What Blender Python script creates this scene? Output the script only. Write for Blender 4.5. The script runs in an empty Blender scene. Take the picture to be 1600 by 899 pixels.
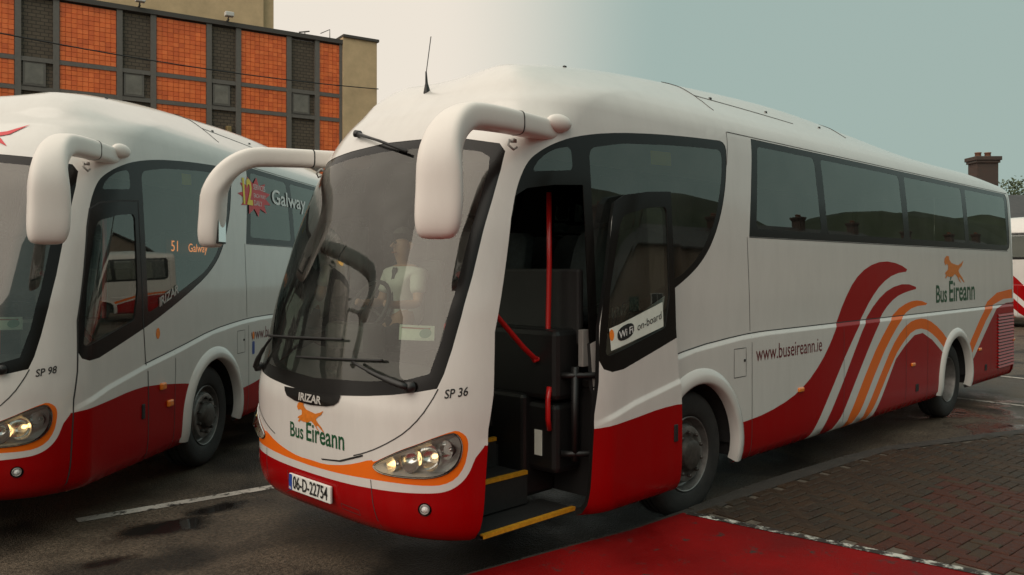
import bpy, bmesh, math, random
import numpy as np
from mathutils import Vector, Matrix
from mathutils.geometry import delaunay_2d_cdt, tessellate_polygon
random.seed(7)
R = math.radians
scene = bpy.context.scene
COL = scene.collection

# ------------------------------------------------------------------ camera
cam = bpy.data.objects.new('camera', bpy.data.cameras.new('camera'))
COL.objects.link(cam)
cam.location = (-3.05, -3.72, 2.06)
cam.rotation_euler = (R(90), 0, R(-45))
cam.data.sensor_width = 36
cam.data.lens = 29.05
cam.data.shift_y = -0.0197
cam.data.clip_start = .05
cam.data.clip_end = 900
scene.camera = cam

# ------------------------------------------------------------------ sky and light (overcast)
world = bpy.data.worlds.new('World'); scene.world = world
world.use_nodes = True
nt = world.node_tree; nt.nodes.clear()
N = nt.nodes.new
out = N('ShaderNodeOutputWorld'); bg = N('ShaderNodeBackground')
sky = N('ShaderNodeTexSky'); sky.sky_type = 'NISHITA'; sky.sun_disc = False
SUN_EL, SUN_AZ = 48, 186          # degrees; azimuth measured from +x towards +y
sky.sun_elevation = R(SUN_EL); sky.sun_rotation = R(90 - SUN_AZ)
sky.air_density = 2.0; sky.dust_density = 4.0
tc = N('ShaderNodeTexCoord')
dot = N('ShaderNodeVectorMath'); dot.operation = 'DOT_PRODUCT'
dot.inputs[1].default_value = (-.7071, .7071, 0)      # cloud is thin and warm on one side of the sky, thick and blue-green on the other
ramp = N('ShaderNodeValToRGB')
ramp.color_ramp.interpolation = 'EASE'
e = ramp.color_ramp.elements
e[0].position = .41; e[0].color = (.37, .475, .44, 1)
e[1].position = .55; e[1].color = (.90, .82, .71, 1)
mr = N('ShaderNodeMapRange'); mr.inputs[1].default_value = -1; mr.inputs[2].default_value = 1
sep = N('ShaderNodeSeparateXYZ')
zr = N('ShaderNodeMapRange'); zr.inputs[1].default_value = .30; zr.inputs[2].default_value = 1
zp = N('ShaderNodeMath'); zp.operation = 'POWER'; zp.inputs[1].default_value = 2.2
zen = N('ShaderNodeMath'); zen.operation = 'MULTIPLY_ADD'; zen.inputs[1].default_value = 7.; zen.inputs[2].default_value = 9.6      # overcast: brighter overhead
mul = N('ShaderNodeVectorMath'); mul.operation = 'SCALE'
mix = N('ShaderNodeMix'); mix.data_type = 'RGBA'; mix.inputs[0].default_value = .97
L = nt.links.new
L(tc.outputs['Generated'], dot.inputs[0]); L(dot.outputs['Value'], mr.inputs[0]); L(mr.outputs[0], ramp.inputs[0])
L(tc.outputs['Generated'], sep.inputs[0]); L(sep.outputs[2], zr.inputs[0]); L(zr.outputs[0], zp.inputs[0]); L(zp.outputs[0], zen.inputs[0])
L(ramp.outputs[0], mul.inputs[0]); L(zen.outputs[0], mul.inputs[3])
L(sky.outputs[0], mix.inputs[6]); L(mul.outputs[0], mix.inputs[7])
L(mix.outputs[2], bg.inputs[0]); bg.inputs[1].default_value = .1
L(bg.outputs[0], out.inputs[0])
sun = bpy.data.objects.new('sun', bpy.data.lights.new('sun', 'SUN')); COL.objects.link(sun)
sun.data.energy = 1.5; sun.data.angle = R(75); sun.data.color = (1, .90, .78)
sd = Vector((math.cos(R(SUN_EL)) * math.cos(R(SUN_AZ)), math.cos(R(SUN_EL)) * math.sin(R(SUN_AZ)), math.sin(R(SUN_EL))))
sun.rotation_euler = (-sd).to_track_quat('-Z', 'Y').to_euler()
sun.location = sd * 40
vs = scene.view_settings
vs.view_transform = 'Standard'; vs.look = 'None'; vs.gamma = 1; vs.use_curve_mapping = False; vs.exposure = 0

# ------------------------------------------------------------------ materials
M = {}
def mat(name, col, rough=.5, metal=0, coat=0, var=.0, vscale=8., bump=0., bscale=60., spec=.5, emit=None, estr=0, coords='Object', rvar=0):
    m = bpy.data.materials.new(name); m.use_nodes = True
    t = m.node_tree; b = t.nodes['Principled BSDF']
    b.inputs['Base Color'].default_value = (*col, 1)
    b.inputs['Roughness'].default_value = rough; b.inputs['Metallic'].default_value = metal
    b.inputs['Coat Weight'].default_value = coat; b.inputs['Coat Roughness'].default_value = .06
    b.inputs['Specular IOR Level'].default_value = spec
    if emit: b.inputs['Emission Color'].default_value = (*emit, 1); b.inputs['Emission Strength'].default_value = estr
    if var or bump or rvar:
        tc = t.nodes.new('ShaderNodeTexCoord')
    if var or rvar:
        n = t.nodes.new('ShaderNodeTexNoise'); n.inputs['Scale'].default_value = vscale; n.inputs['Detail'].default_value = 8; n.inputs['Roughness'].default_value = .65
        t.links.new(tc.outputs[coords], n.inputs['Vector'])
    if var:
        r = t.nodes.new('ShaderNodeMapRange'); r.inputs[1].default_value = .3; r.inputs[2].default_value = .7
        r.inputs[3].default_value = 1 - var; r.inputs[4].default_value = 1 + var
        t.links.new(n.outputs['Fac'], r.inputs[0])
        v = t.nodes.new('ShaderNodeVectorMath'); v.operation = 'SCALE'; v.inputs[0].default_value = col
        t.links.new(r.outputs[0], v.inputs[3]); t.links.new(v.outputs[0], b.inputs['Base Color'])
    if rvar:
        r = t.nodes.new('ShaderNodeMapRange'); r.inputs[1].default_value = .35; r.inputs[2].default_value = .65
        r.inputs[3].default_value = max(.02, rough - rvar); r.inputs[4].default_value = rough + rvar
        t.links.new(n.outputs['Fac'], r.inputs[0]); t.links.new(r.outputs[0], b.inputs['Roughness'])
    if bump:
        n2 = t.nodes.new('ShaderNodeTexNoise'); n2.inputs['Scale'].default_value = bscale; n2.inputs['Detail'].default_value = 5
        t.links.new(tc.outputs[coords], n2.inputs['Vector'])
        bp = t.nodes.new('ShaderNodeBump'); bp.inputs['Strength'].default_value = bump; bp.inputs['Distance'].default_value = .02
        t.links.new(n2.outputs['Fac'], bp.inputs['Height']); t.links.new(bp.outputs[0], b.inputs['Normal'])
    M[name] = m
    return m

def paint(name, col, rough=.3, grime=.07, spec=.4, coat=.12):
    """coach paint: clear coat, streaks of road grime"""
    m = mat(name, col, rough, coat=coat, spec=spec)
    t = m.node_tree; b = t.nodes['Principled BSDF']
    tc = t.nodes.new('ShaderNodeTexCoord')
    mp = t.nodes.new('ShaderNodeMapping'); mp.inputs['Scale'].default_value = (3.5, 3.5, .9)
    n = t.nodes.new('ShaderNodeTexNoise'); n.inputs['Scale'].default_value = 1.6; n.inputs['Detail'].default_value = 9; n.inputs['Roughness'].default_value = .7
    n2 = t.nodes.new('ShaderNodeTexNoise'); n2.inputs['Scale'].default_value = 90; n2.inputs['Detail'].default_value = 3
    t.links.new(tc.outputs['Object'], mp.inputs[0]); t.links.new(mp.outputs[0], n.inputs['Vector']); t.links.new(tc.outputs['Object'], n2.inputs['Vector'])
    r = t.nodes.new('ShaderNodeMapRange'); r.inputs[1].default_value = .42; r.inputs[2].default_value = .75; r.inputs[3].default_value = 0; r.inputs[4].default_value = grime
    t.links.new(n.outputs['Fac'], r.inputs[0])
    k = t.nodes.new('ShaderNodeMath'); k.operation = 'MULTIPLY'; t.links.new(r.outputs[0], k.inputs[0]); k.inputs[1].default_value = 1.1
    mx = t.nodes.new('ShaderNodeMix'); mx.data_type = 'RGBA'
    mx.inputs[6].default_value = (*col, 1); mx.inputs[7].default_value = (.10, .085, .07, 1)
    t.links.new(k.outputs[0], mx.inputs[0]); t.links.new(mx.outputs[2], b.inputs['Base Color'])
    rr = t.nodes.new('ShaderNodeMapRange'); rr.inputs[3].default_value = rough - .05; rr.inputs[4].default_value = rough + .25
    t.links.new(k.outputs[0], rr.inputs[0]); t.links.new(rr.outputs[0], b.inputs['Roughness'])
    bp = t.nodes.new('ShaderNodeBump'); bp.inputs['Strength'].default_value = .025; bp.inputs['Distance'].default_value = .003
    t.links.new(n2.outputs['Fac'], bp.inputs['Height']); t.links.new(bp.outputs[0], b.inputs['Normal'])
    return m

def glass(name, tint, ior=1.5, rough=.0, drops=0.):
    """a single tinted pane: see-through with a fresnel reflection"""
    m = bpy.data.materials.new(name); m.use_nodes = True
    t = m.node_tree; t.nodes.clear()
    o = t.nodes.new('ShaderNodeOutputMaterial'); mx = t.nodes.new('ShaderNodeMixShader')
    tr = t.nodes.new('ShaderNodeBsdfTransparent'); tr.inputs[0].default_value = (*tint, 1)
    gl = t.nodes.new('ShaderNodeBsdfGlossy'); gl.inputs['Roughness'].default_value = rough; gl.inputs[0].default_value = (1, .97, .92, 1) if 'wind' in name else (.95, 1, .95, 1)
    fr = t.nodes.new('ShaderNodeFresnel'); fr.inputs[0].default_value = ior
    df = t.nodes.new('ShaderNodeBsdfDiffuse'); df.inputs[0].default_value = (.5, .5, .47, 1)
    mx2 = t.nodes.new('ShaderNodeMixShader')
    n = t.nodes.new('ShaderNodeTexNoise'); n.inputs['Scale'].default_value = 3.0; n.inputs['Detail'].default_value = 6
    tc = t.nodes.new('ShaderNodeTexCoord'); t.links.new(tc.outputs['Object'], n.inputs['Vector'])
    r = t.nodes.new('ShaderNodeMapRange'); r.inputs[1].default_value = .35; r.inputs[2].default_value = .8; r.inputs[3].default_value = .0; r.inputs[4].default_value = .07 if 'wind' in name else .05
    t.links.new(n.outputs['Fac'], r.inputs[0])
    if drops:
        vo = t.nodes.new('ShaderNodeTexVoronoi'); vo.inputs['Scale'].default_value = 55
        t.links.new(tc.outputs['Object'], vo.inputs['Vector'])
        lt = t.nodes.new('ShaderNodeMath'); lt.operation = 'LESS_THAN'; lt.inputs[1].default_value = .17
        t.links.new(vo.outputs['Distance'], lt.inputs[0])
        sc = t.nodes.new('ShaderNodeMath'); sc.operation = 'MULTIPLY_ADD'; sc.inputs[1].default_value = drops
        t.links.new(lt.outputs[0], sc.inputs[0]); t.links.new(r.outputs[0], sc.inputs[2])
        t.links.new(sc.outputs[0], mx2.inputs[0])
    else:
        t.links.new(r.outputs[0], mx2.inputs[0])
    t.links.new(tr.outputs[0], mx2.inputs[1]); t.links.new(df.outputs[0], mx2.inputs[2])
    t.links.new(fr.outputs[0], mx.inputs[0]); t.links.new(mx2.outputs[0], mx.inputs[1]); t.links.new(gl.outputs[0], mx.inputs[2])
    t.links.new(mx.outputs[0], o.inputs[0])
    M[name] = m
    return m

paint('white_paint', (.66, .635, .60), .26, .08, .45, .45); paint('red_paint', (.31, .001, .002), .3, .05, .16, .03); paint('orange_paint', (.80, .15, .01), .3, .06, .2, .05)
paint('mirror_paint', (.76, .71, .66), .42, .05)
glass('windscreen_glass', (.68, .76, .68), 1.82, drops=.10); glass('tinted_glass', (.50, .58, .53), 1.9, drops=.06); glass('lamp_glass', (.94, .94, .92), 1.45)
mat('frit', (.008, .007, .0065), .2, spec=.25); mat('rubber', (.012, .012, .012), .6); mat('black_plastic', (.010, .010, .010), .42, bump=.1, bscale=300)
mat('lining', (.014, .014, .014), .7, var=.15); mat('dash', (.06, .062, .06), .55, bump=.1, bscale=200)
mat('seam', (.03, .028, .027), .7)
mat('tyre', (.018, .017, .016), .75, var=.3, vscale=12, bump=.2, bscale=90); mat('rim', (.22, .21, .20), .42, metal=.6, var=.35, vscale=9); mat('hub', (.075, .065, .058), .5, metal=.4, var=.4, vscale=20)
mat('chrome', (.85, .85, .84), .16, metal=1); mat('lamp_dark', (.80, .80, .78), .35, metal=.0, bump=.35, bscale=120)
mat('bulb', (1, .75, .4), .2, emit=(1, .66, .28), estr=3.); mat('amber', (.85, .22, .02), .2, coat=.6); mat('amber_lit', (.9, .5, .1), .2, emit=(1, .6, .15), estr=2.5)
mat('rail_red', (.52, .012, .012), .3, coat=.4); mat('step_yellow', (.60, .28, .015), .5, var=.25, vscale=30); mat('step_tread', (.016, .015, .0145), .75, var=.2, vscale=25, bump=.15, bscale=150)
mat('green_text', (.008, .075, .028), .4); mat('black_text', (.012, .012, .012), .45); mat('maroon_text', (.13, .008, .012), .45); mat('silver_text', (.45, .43, .40), .4)
mat('dog_orange', (.62, .17, .012), .45, var=.2, vscale=30); mat('dog_dark', (.28, .06, .008), .5)
mat('plate_white', (.72, .72, .68), .4, var=.06, vscale=30); mat('plate_blue', (.02, .06, .30), .4); mat('yellow_text', (.85, .65, .03), .4); mat('burst_red', (.62, .02, .03), .4); mat('white_text', (.78, .78, .76), .4)
mat('paper', (.72, .76, .68), .6, var=.06, vscale=20); mat('paper_ink', (.20, .36, .28), .6); mat('seat_cloth', (.045, .055, .06), .9, var=.25, vscale=25); mat('seat_cover', (.16, .16, .15), .85)
mat('led', (.9, .2, .03), .4, emit=(1, .28, .06), estr=1.3); mat('interior_light', (.5, .5, .48), .5); mat('ceiling_cloth', (.35, .34, .31), .85)
mat('shirt', (.72, .70, .66), .8, var=.06, vscale=12); mat('skin', (.50, .27, .19), .5); mat('tie', (.10, .10, .11), .7); mat('hair', (.10, .09, .085), .8); mat('trousers', (.03, .03, .04), .85)
mat('underbody', (.012, .011, .011), .9)
mat('grey_metal', (.32, .31, .29), .45, metal=.3)

# ------------------------------------------------------------------ mesh helpers
def tag(o, label=None, cat=None, group=None, kind=None):
    if label: o['label'] = label
    if cat: o['category'] = cat
    if group: o['group'] = group
    if kind: o['kind'] = kind
    return o
def obj(name, data, parent=None, loc=None, rot=None):
    o = bpy.data.objects.new(name, data); COL.objects.link(o)
    if parent: o.parent = parent
    if loc is not None: o.location = loc
    if rot is not None: o.rotation_euler = rot
    return o
def empty(name, loc=(0, 0, 0), rz=0):
    o = obj(name, None, None, loc, (0, 0, rz)); o.empty_display_size = .3
    return o
def mesh(name, V, Fc, mats, mi=None, smooth=False, normals=None):
    me = bpy.data.meshes.new(name)
    me.from_pydata([tuple(map(float, v)) for v in V], [], [tuple(map(int, f)) for f in Fc])
    for m in (mats if isinstance(mats, (list, tuple)) else [mats]): me.materials.append(M[m])
    if mi is not None: me.polygons.foreach_set('material_index', np.asarray(mi, np.int32))
    if smooth: me.polygons.foreach_set('use_smooth', np.ones(len(Fc), bool))
    me.update()
    if normals is not None: me.normals_split_custom_set_from_vertices([tuple(map(float, n)) for n in normals])
    return me
class MB:
    """collects simple shapes into one mesh"""
    def __init__(s): s.V = []; s.F = []; s.I = []
    def add(s, V, Fc, mi=0):
        k = len(s.V); s.V += [tuple(v) for v in V]; s.F += [tuple(i + k for i in f) for f in Fc]; s.I += [mi] * len(Fc); return s
    def box(s, x0, x1, y0, y1, z0, z1, mi=0, c=0.):
        if c <= 0:
            V = [(x, y, z) for x in (x0, x1) for y in (y0, y1) for z in (z0, z1)]
            return s.add(V, [(0, 1, 3, 2), (4, 6, 7, 5), (0, 4, 5, 1), (2, 3, 7, 6), (0, 2, 6, 4), (1, 5, 7, 3)], mi)
        bm = bmesh.new(); bmesh.ops.create_cube(bm, size=1)
        for v in bm.verts: v.co = ((x0 + x1) / 2 + v.co.x * (x1 - x0), (y0 + y1) / 2 + v.co.y * (y1 - y0), (z0 + z1) / 2 + v.co.z * (z1 - z0))
        bmesh.ops.bevel(bm, geom=bm.edges[:], offset=c, segments=2, affect='EDGES', profile=.5)
        return s.bm(bm, mi)
    def bm(s, bm, mi=0):
        bm.verts.index_update()
        s.add([v.co[:] for v in bm.verts], [[v.index for v in f.verts] for f in bm.faces], mi); bm.free(); return s
    def tube(s, pts, r, n=10, mi=0, caps=True, flat=1.):
        pts = [Vector(p) for p in pts]; rs = r if isinstance(r, (list, tuple)) else [r] * len(pts)
        up = None; V = []; k = len(pts)
        for i, p in enumerate(pts):
            d = (pts[min(i + 1, k - 1)] - pts[max(i - 1, 0)]).normalized()
            if up is None:
                up = Vector((0, 0, 1)) if abs(d.z) < .9 else Vector((1, 0, 0))
            a = d.cross(up).normalized(); b = a.cross(d).normalized(); up = b
            for j in range(n):
                t = 2 * math.pi * j / n; V.append(p + (a * math.cos(t) + b * math.sin(t) * flat) * rs[i])
        Fc = [(i * n + j, i * n + (j + 1) % n, (i + 1) * n + (j + 1) % n, (i + 1) * n + j) for i in range(k - 1) for j in range(n)]
        if caps: Fc += [tuple(range(n - 1, -1, -1)), tuple((k - 1) * n + j for j in range(n))]
        return s.add(V, Fc, mi)
    def lathe(s, prof, n=32, axis='y', c=(0, 0, 0), mi=0):
        V = []
        for (r, h) in prof:
            for j in range(n):
                t = 2 * math.pi * j / n; a, b = r * math.cos(t), r * math.sin(t)
                V.append((c[0] + a, c[1] + h, c[2] + b) if axis == 'y' else (c[0] + a, c[1] + b, c[2] + h) if axis == 'z' else (c[0] + h, c[1] + a, c[2] + b))
        k = len(prof)
        return s.add(V, [(i * n + j, i * n + (j + 1) % n, (i + 1) * n + (j + 1) % n, (i + 1) * n + j) for i in range(k - 1) for j in range(n)], mi)
    def prism(s, poly, h0, h1, mi=0, f=None):
        """polygon in (a,b), extruded in h; f maps (a,b,h) to a point"""
        f = f or (lambda a, b, h: (a, b, h))
        n = len(poly); tri = tessellate_polygon([[Vector((a, b, 0)) for a, b in poly]])
        V = [f(a, b, h0) for a, b in poly] + [f(a, b, h1) for a, b in poly]
        return s.add(V, [tuple(reversed(t)) for t in tri] + [tuple(i + n for i in t) for t in tri] + [(i, (i + 1) % n, (i + 1) % n + n, i + n) for i in range(n)], mi)
    def build(s, name, mats, parent=None, smooth=False, loc=None, rot=None, fix=True, angle=None):
        me = mesh(name, s.V, s.F, mats, s.I, smooth)
        if fix:
            bm = bmesh.new(); bm.from_mesh(me); bmesh.ops.recalc_face_normals(bm, faces=bm.faces[:]); bm.to_mesh(me); bm.free()
        if angle: me.set_sharp_from_angle(angle=R(angle))
        return obj(name, me, parent, loc, rot)
def copy_tree(o, parent=None):
    c = o.copy(); COL.objects.link(c); c.parent = parent
    for ch in list(o.children): copy_tree(ch, c)
    return c
def text2d(body, size=1., bold=0.):
    """flat triangles of a word: verts (a,b), faces"""
    cu = bpy.data.curves.new('lettering', 'FONT'); cu.body = body; cu.size = size; cu.resolution_u = 3; cu.offset = bold * size
    o = bpy.data.objects.new('lettering', cu); COL.objects.link(o)
    dg = bpy.context.evaluated_depsgraph_get(); ev = o.evaluated_get(dg); me = ev.to_mesh()
    V = [(v.co.x, v.co.y) for v in me.vertices]; Fc = [tuple(p.vertices) for p in me.polygons]
    ev.to_mesh_clear(); bpy.data.objects.remove(o); bpy.data.curves.remove(cu)
    V = np.array(V); a0, a1 = V[:, 0].min(), V[:, 0].max()
    return V, Fc, a0, a1

# ------------------------------------------------------------------ the coach's surface, in metres: x back from the nose, v across (door side negative), z up
PZ=np.array([.34,.37,.43,.55,.80,1.15,1.35,1.80,2.30,2.70,2.95,3.10,3.26,3.36,3.44,3.50,3.56,3.61,3.64])
PW=np.array([1.20,1.24,1.262,1.273,1.275,1.275,1.275,1.272,1.258,1.242,1.228,1.218,1.195,1.145,1.07,.95,.75,.42,.02])
P0=np.array([.16,.09,.035,.0,-.01,-.015,.02,.13,.30,.47,.60,.70,.83,.97,1.22,1.55,2.0,2.5,3.0])
PL=np.array([.55,.60,.64,.67,.70,.72,.72,.72,.70,.68,.68,.70,.75,.85,1.0,1.2,1.3,1.3,1.3])
NE=4.0
_th=np.linspace(0,np.pi/2,801)
_v=np.sin(_th)**(2/NE); _x=1-np.cos(_th)
_d=np.concatenate([[0],np.cumsum(np.hypot(np.diff(_v)*1.25,np.diff(_x)*.71))]); _f=_d/_d[-1]
XR=12.1; A1=1.6; A2=12.6; A3=13.9
CRX=[.4,.55,.9,1.46,2.1,2.77,3.5,4.0,12.4]; CRZ=[.98,1.02,1.11,1.21,1.30,1.41,1.465,1.48,1.48]
def ss(t): t=np.clip(t,0,1); return t*t*(3-2*t)
_zz=np.linspace(.34,3.64,1321)
def _smooth(P):
    y=np.interp(_zz,PZ,P); n=61; k=np.hanning(n+2)[1:-1]; k/=k.sum()
    ys=np.convolve(np.concatenate([2*y[0]-y[n//2:0:-1],y,2*y[-1]-y[-2:-n//2-1:-1]]),k,'valid')[:len(y)]
    b=ss((_zz-.36)/.1)*(1-ss((_zz-3.3)/.2)); return y*(1-b)+ys*b
_T=[_smooth(P) for P in (PW,P0,PL)]
def prof(z): return tuple(np.interp(z,_zz,T) for T in _T)
def surf(S,z):
    S=np.asarray(S,float); z=np.asarray(z,float)
    w,x0,L=prof(z); a=np.abs(S); sg=np.where(S<0,-1.,1.)
    f=np.clip(a/A1,0,1); xa=x0+L
    xf=x0+L*np.interp(f,_f,_x); vf=w*np.interp(f,_f,_v)
    xs=xa+(a-A1)/(A2-A1)*(XR-xa)
    t=np.clip((a-A2)/(A3-A2),0,1)*np.pi/2
    xr=XR+.3*np.sin(t)**.7; vr=w*np.cos(t)**.35
    x=np.where(a<A1,xf,np.where(a<A2,xs,xr)); v=np.where(a<A1,vf,np.where(a<A2,w,vr))
    d=.02*ss((np.interp(x,CRX,CRZ)-z)/.05)*ss((x-.4)/.3)*np.where(a<A2,1,0)
    return np.stack([x,sg*(v+d),z],-1)
def SX(x,z,side=-1):
    x=np.asarray(x,float); z=np.asarray(z,float)
    w,x0,L=prof(z); xa=x0+L
    fr=np.interp(np.clip((x-x0)/L,0,1),_x,_f)*A1
    return side*np.where(x<xa,fr,A1+(x-xa)/(XR-xa)*(A2-A1))
def SV(v,z):
    v=np.asarray(v,float); w,_,_=prof(z)
    return np.sign(v)*np.interp(np.clip(np.abs(v)/w,0,1),_v,_f)*A1
Z0, Z1 = .34, 3.26
def nrm(S, z, e=2e-3):
    z = np.asarray(z, float); S = np.asarray(S, float)
    zz = np.clip(z, Z0 + e, 3.6)
    a = surf(S + e, zz) - surf(S - e, zz); b = surf(S, zz + e) - surf(S, zz - e)
    n = np.cross(b, a); n /= np.linalg.norm(n, axis=-1, keepdims=True) + 1e-12
    return n
def on(S, z, off=0.):
    return surf(S, z) + nrm(S, z) * np.asarray(off)[..., None]
def dens(poly, step=.05, closed=True):
    P = np.asarray(poly, float); Q = np.roll(P, -1, 0) if closed else P[1:]
    o = []
    for p, q in zip(P, Q):
        n = max(1, int(np.hypot(*(q - p)) / step)); o += [p + (q - p) * k / n for k in range(n)]
    if not closed: o.append(P[-1])
    return np.array(o)
def sm(poly, it=2, closed=True):
    """round a polyline off (corner cutting)"""
    P = np.asarray(poly, float)
    for _ in range(it):
        Q = np.roll(P, -1, 0) if closed else P[1:]
        A = P if closed else P[:-1]
        o = np.empty((len(A) * 2, 2)); o[0::2] = .75 * A + .25 * Q; o[1::2] = .25 * A + .75 * Q
        P = o if closed else np.vstack([P[:1], o, P[-1:]])
    return P
def side(poly, sgn=-1, it=0, closed=True):      # (x,z) on a flank -> (S,z)
    P = dens(sm(poly, it, closed) if it else poly, .06, closed); return np.stack([SX(P[:, 0], P[:, 1], sgn), P[:, 1]], -1)
def front(poly, flip=False, it=0, closed=True): # (v,z) on the front -> (S,z)
    P = dens(sm(poly, it, closed) if it else poly, .05, closed); s = SV(P[:, 0], P[:, 1]); return np.stack([-s if flip else s, P[:, 1]], -1)
def mirrored(half):
    """front outline given for the door half, from centre to centre"""
    H = [tuple(p) for p in half]; return H + [(-a, b) for a, b in reversed(H) if abs(a) > 1e-6]
def rnd(poly, r=.06):
    """polygon with its corners rounded to radius r"""
    P = np.asarray(poly, float); o = []
    for a, p, b in zip(np.roll(P, 1, 0), P, np.roll(P, -1, 0)):
        u = (a - p) / np.linalg.norm(a - p); w = (b - p) / np.linalg.norm(b - p); k = min(r, np.linalg.norm(a - p) * .45, np.linalg.norm(b - p) * .45)
        for t in np.linspace(0, 1, 6): o.append((1 - t) ** 2 * (p + u * k) + 2 * t * (1 - t) * p + t * t * (p + w * k))
    return np.array(o)
def inside(poly, X, Y):
    P = np.asarray(poly); r = np.zeros(len(X), bool); x0, z0 = P[:, 0], P[:, 1]; x1, z1 = np.roll(x0, -1), np.roll(z0, -1)
    bb = (X > x0.min()) & (X < x0.max()) & (Y > z0.min()) & (Y < z0.max())
    k = np.where(bb)[0]
    if not len(k): return r
    a, b = X[k, None], Y[k, None]
    c = ((z0 > b) != (z1 > b)) & (a < (x1 - x0) * (b - z0) / np.where(z1 == z0, 1e-12, z1 - z0) + x0)
    r[k] = c.sum(1) % 2 == 1
    return r

WS = [(0, 1.203), (-.227, 1.207), (-.36, 1.216), (-.617, 1.239), (-.822, 1.263), (-.979, 1.29), (-1.07, 1.312), (-1.09, 1.40), (-1.105, 1.55), (-1.118, 1.76), (-1.122, 2.0), (-1.118, 2.25), (-1.112, 2.5), (-1.105, 2.7), (-1.09, 2.83), (-1.05, 2.885), (-.849, 2.925), (-.427, 2.962), (0, 2.982)]
WSP = [(0, 1.30), (-.6, 1.33), (-.9, 1.36), (-1.02, 1.40), (-1.05, 1.6), (-1.065, 1.9), (-1.062, 2.3), (-1.05, 2.7), (-1.03, 2.79), (-.97, 2.83), (-.8, 2.86), (-.42, 2.895), (0, 2.91)]
LENS = [(-.687, .814), (-.773, .862), (-.891, .921), (-1.0, .968), (-1.08, 1.01), (-1.133, 1.034), (-1.158, 1.037), (-1.175, 1.001), (-1.18, .944), (-1.173, .876), (-1.154, .827), (-1.119, .789), (-1.055, .766), (-.947, .762), (-.826, .764), (-.742, .771), (-.697, .79)]
ORANGE = [(0, .735), (-.168, .733), (-.345, .757), (-.507, .793), (-.67, .845), (-.69, .83), (-.773, .87), (-.891, .929), (-1.0, .976), (-1.08, 1.018), (-1.133, 1.045), (-1.163, 1.058), (-1.189, 1.028), (-1.199, .987), (-1.198, .919), (-1.188, .829), (-1.161, .758), (-1.112, .723), (-1.045, .717), (-.946, .719), (-.825, .721), (-.662, .718), (-.483, .709), (-.299, .700), (-.074, .695), (0, .694)]
REDF = [(0, .643), (-.25, .645), (-.48, .652), (-.66, .66), (-.796, .664), (-.923, .667), (-1.045, .671), (-1.112, .677), (-1.161, .705), (-1.199, .77), (-1.219, .881)]
REDS = [(.46, .95), (.60, .955), (.9, .98), (1.2, 1.01), (1.5, 1.015), (2.1, .95), (2.4, .90), (3.2, .69), (3.59, .70), (3.95, .725), (4.4, .80), (4.747, .912), (5.073, 1.096), (5.297, 1.283), (5.466, 1.466), (5.665, 1.695), (5.943, 1.921), (6.311, 2.069), (6.777, 2.139), (7.272, 2.102), (7.6, 2.013), (7.11, 1.985), (6.701, 1.873), (6.388, 1.704), (6.157, 1.529), (5.943, 1.364), (5.632, 1.095), (4.80, .30)]
RED2 = [(5.02, .30), (5.544, .789), (5.802, 1.06), (6.192, 1.457), (6.533, 1.669), (6.942, 1.816), (7.46, 1.869), (7.917, 1.799), (7.45, 1.76), (7.11, 1.703), (6.777, 1.57), (6.533, 1.39), (6.157, 1.055), (5.38, .30)]
OR1 = [(5.60, .30), (6.352, 1.039), (6.777, 1.348), (7.11, 1.543), (7.545, 1.64), (7.917, 1.65), (8.285, 1.582), (7.728, 1.575), (7.368, 1.488), (7.024, 1.304), (6.619, 1.019), (5.87, .30)]
OR2 = [(6.03, .30), (6.796, 1.005), (7.11, 1.234), (7.46, 1.382), (7.823, 1.425), (8.159, 1.398), (8.613, 1.251), (9.0, 1.04), (9.0, .86), (8.772, .992), (8.404, 1.175), (8.007, 1.293), (7.63, 1.287), (7.324, 1.167), (7.024, 1.002), (6.23, .30)]
RED3 = [(6.36, .30), (7.07, .974), (7.368, 1.115), (7.674, 1.222), (7.962, 1.235), (8.309, 1.127), (8.722, .931), (9.0, .80), (9.0, .30)]
ORR = [(9.75, .90), (9.905, 1.028), (10.29, 1.284), (10.745, 1.546), (11.25, 1.67), (11.899, 1.706), (12.09, 1.71), (12.09, 1.565), (11.595, 1.565), (11.05, 1.49), (10.612, 1.27), (10.022, .886), (9.75, .68)]
REDR = [(9.6, .40), (10.01, .755), (10.745, 1.20), (11.15, 1.43), (11.737, 1.497), (12.09, 1.50), (12.09, .30), (9.6, .30)]
GLS = [(.53, 1.27), (.56, 1.65), (.655, 2.01), (.74, 2.38), (.81, 2.60), (.90, 2.76), (1.0, 2.84), (1.15, 2.915), (1.36, 2.98), (1.72, 3.045), (2.2, 3.095), (2.7, 3.13), (3.12, 3.15), (3.375, 3.16), (3.36, 2.95), (3.32, 2.74), (3.23, 2.50), (3.09, 2.28), (2.93, 2.12), (2.72, 1.99), (2.45, 1.87), (1.97, 1.69), (1.57, 1.555), (1.2, 1.45)]
GLSP = [(1.49, 2.91), (1.9, 2.985), (2.5, 3.035), (3.0, 3.065), (3.30, 3.075), (3.285, 2.9), (3.24, 2.72), (3.15, 2.48), (3.0, 2.28), (2.87, 2.15), (2.66, 2.02), (2.4, 1.925), (1.97, 1.78), (1.60, 1.67), (1.53, 1.66)]
QTR = [(.93, 2.70), (.97, 2.76), (1.04, 2.82), (1.14, 2.87), (1.27, 2.895), (1.30, 2.87), (1.31, 2.735), (1.1, 2.715)]
DOOR = [(.44, .30), (.49, 1.05), (.53, 1.26), (.56, 1.65), (.655, 2.01), (.74, 2.38), (.79, 2.53), (.88, 2.585), (1.11, 2.62), (1.41, 2.64), (1.44, 1.6), (1.48, 1.2), (1.49, .9), (1.49, .30)]
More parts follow.
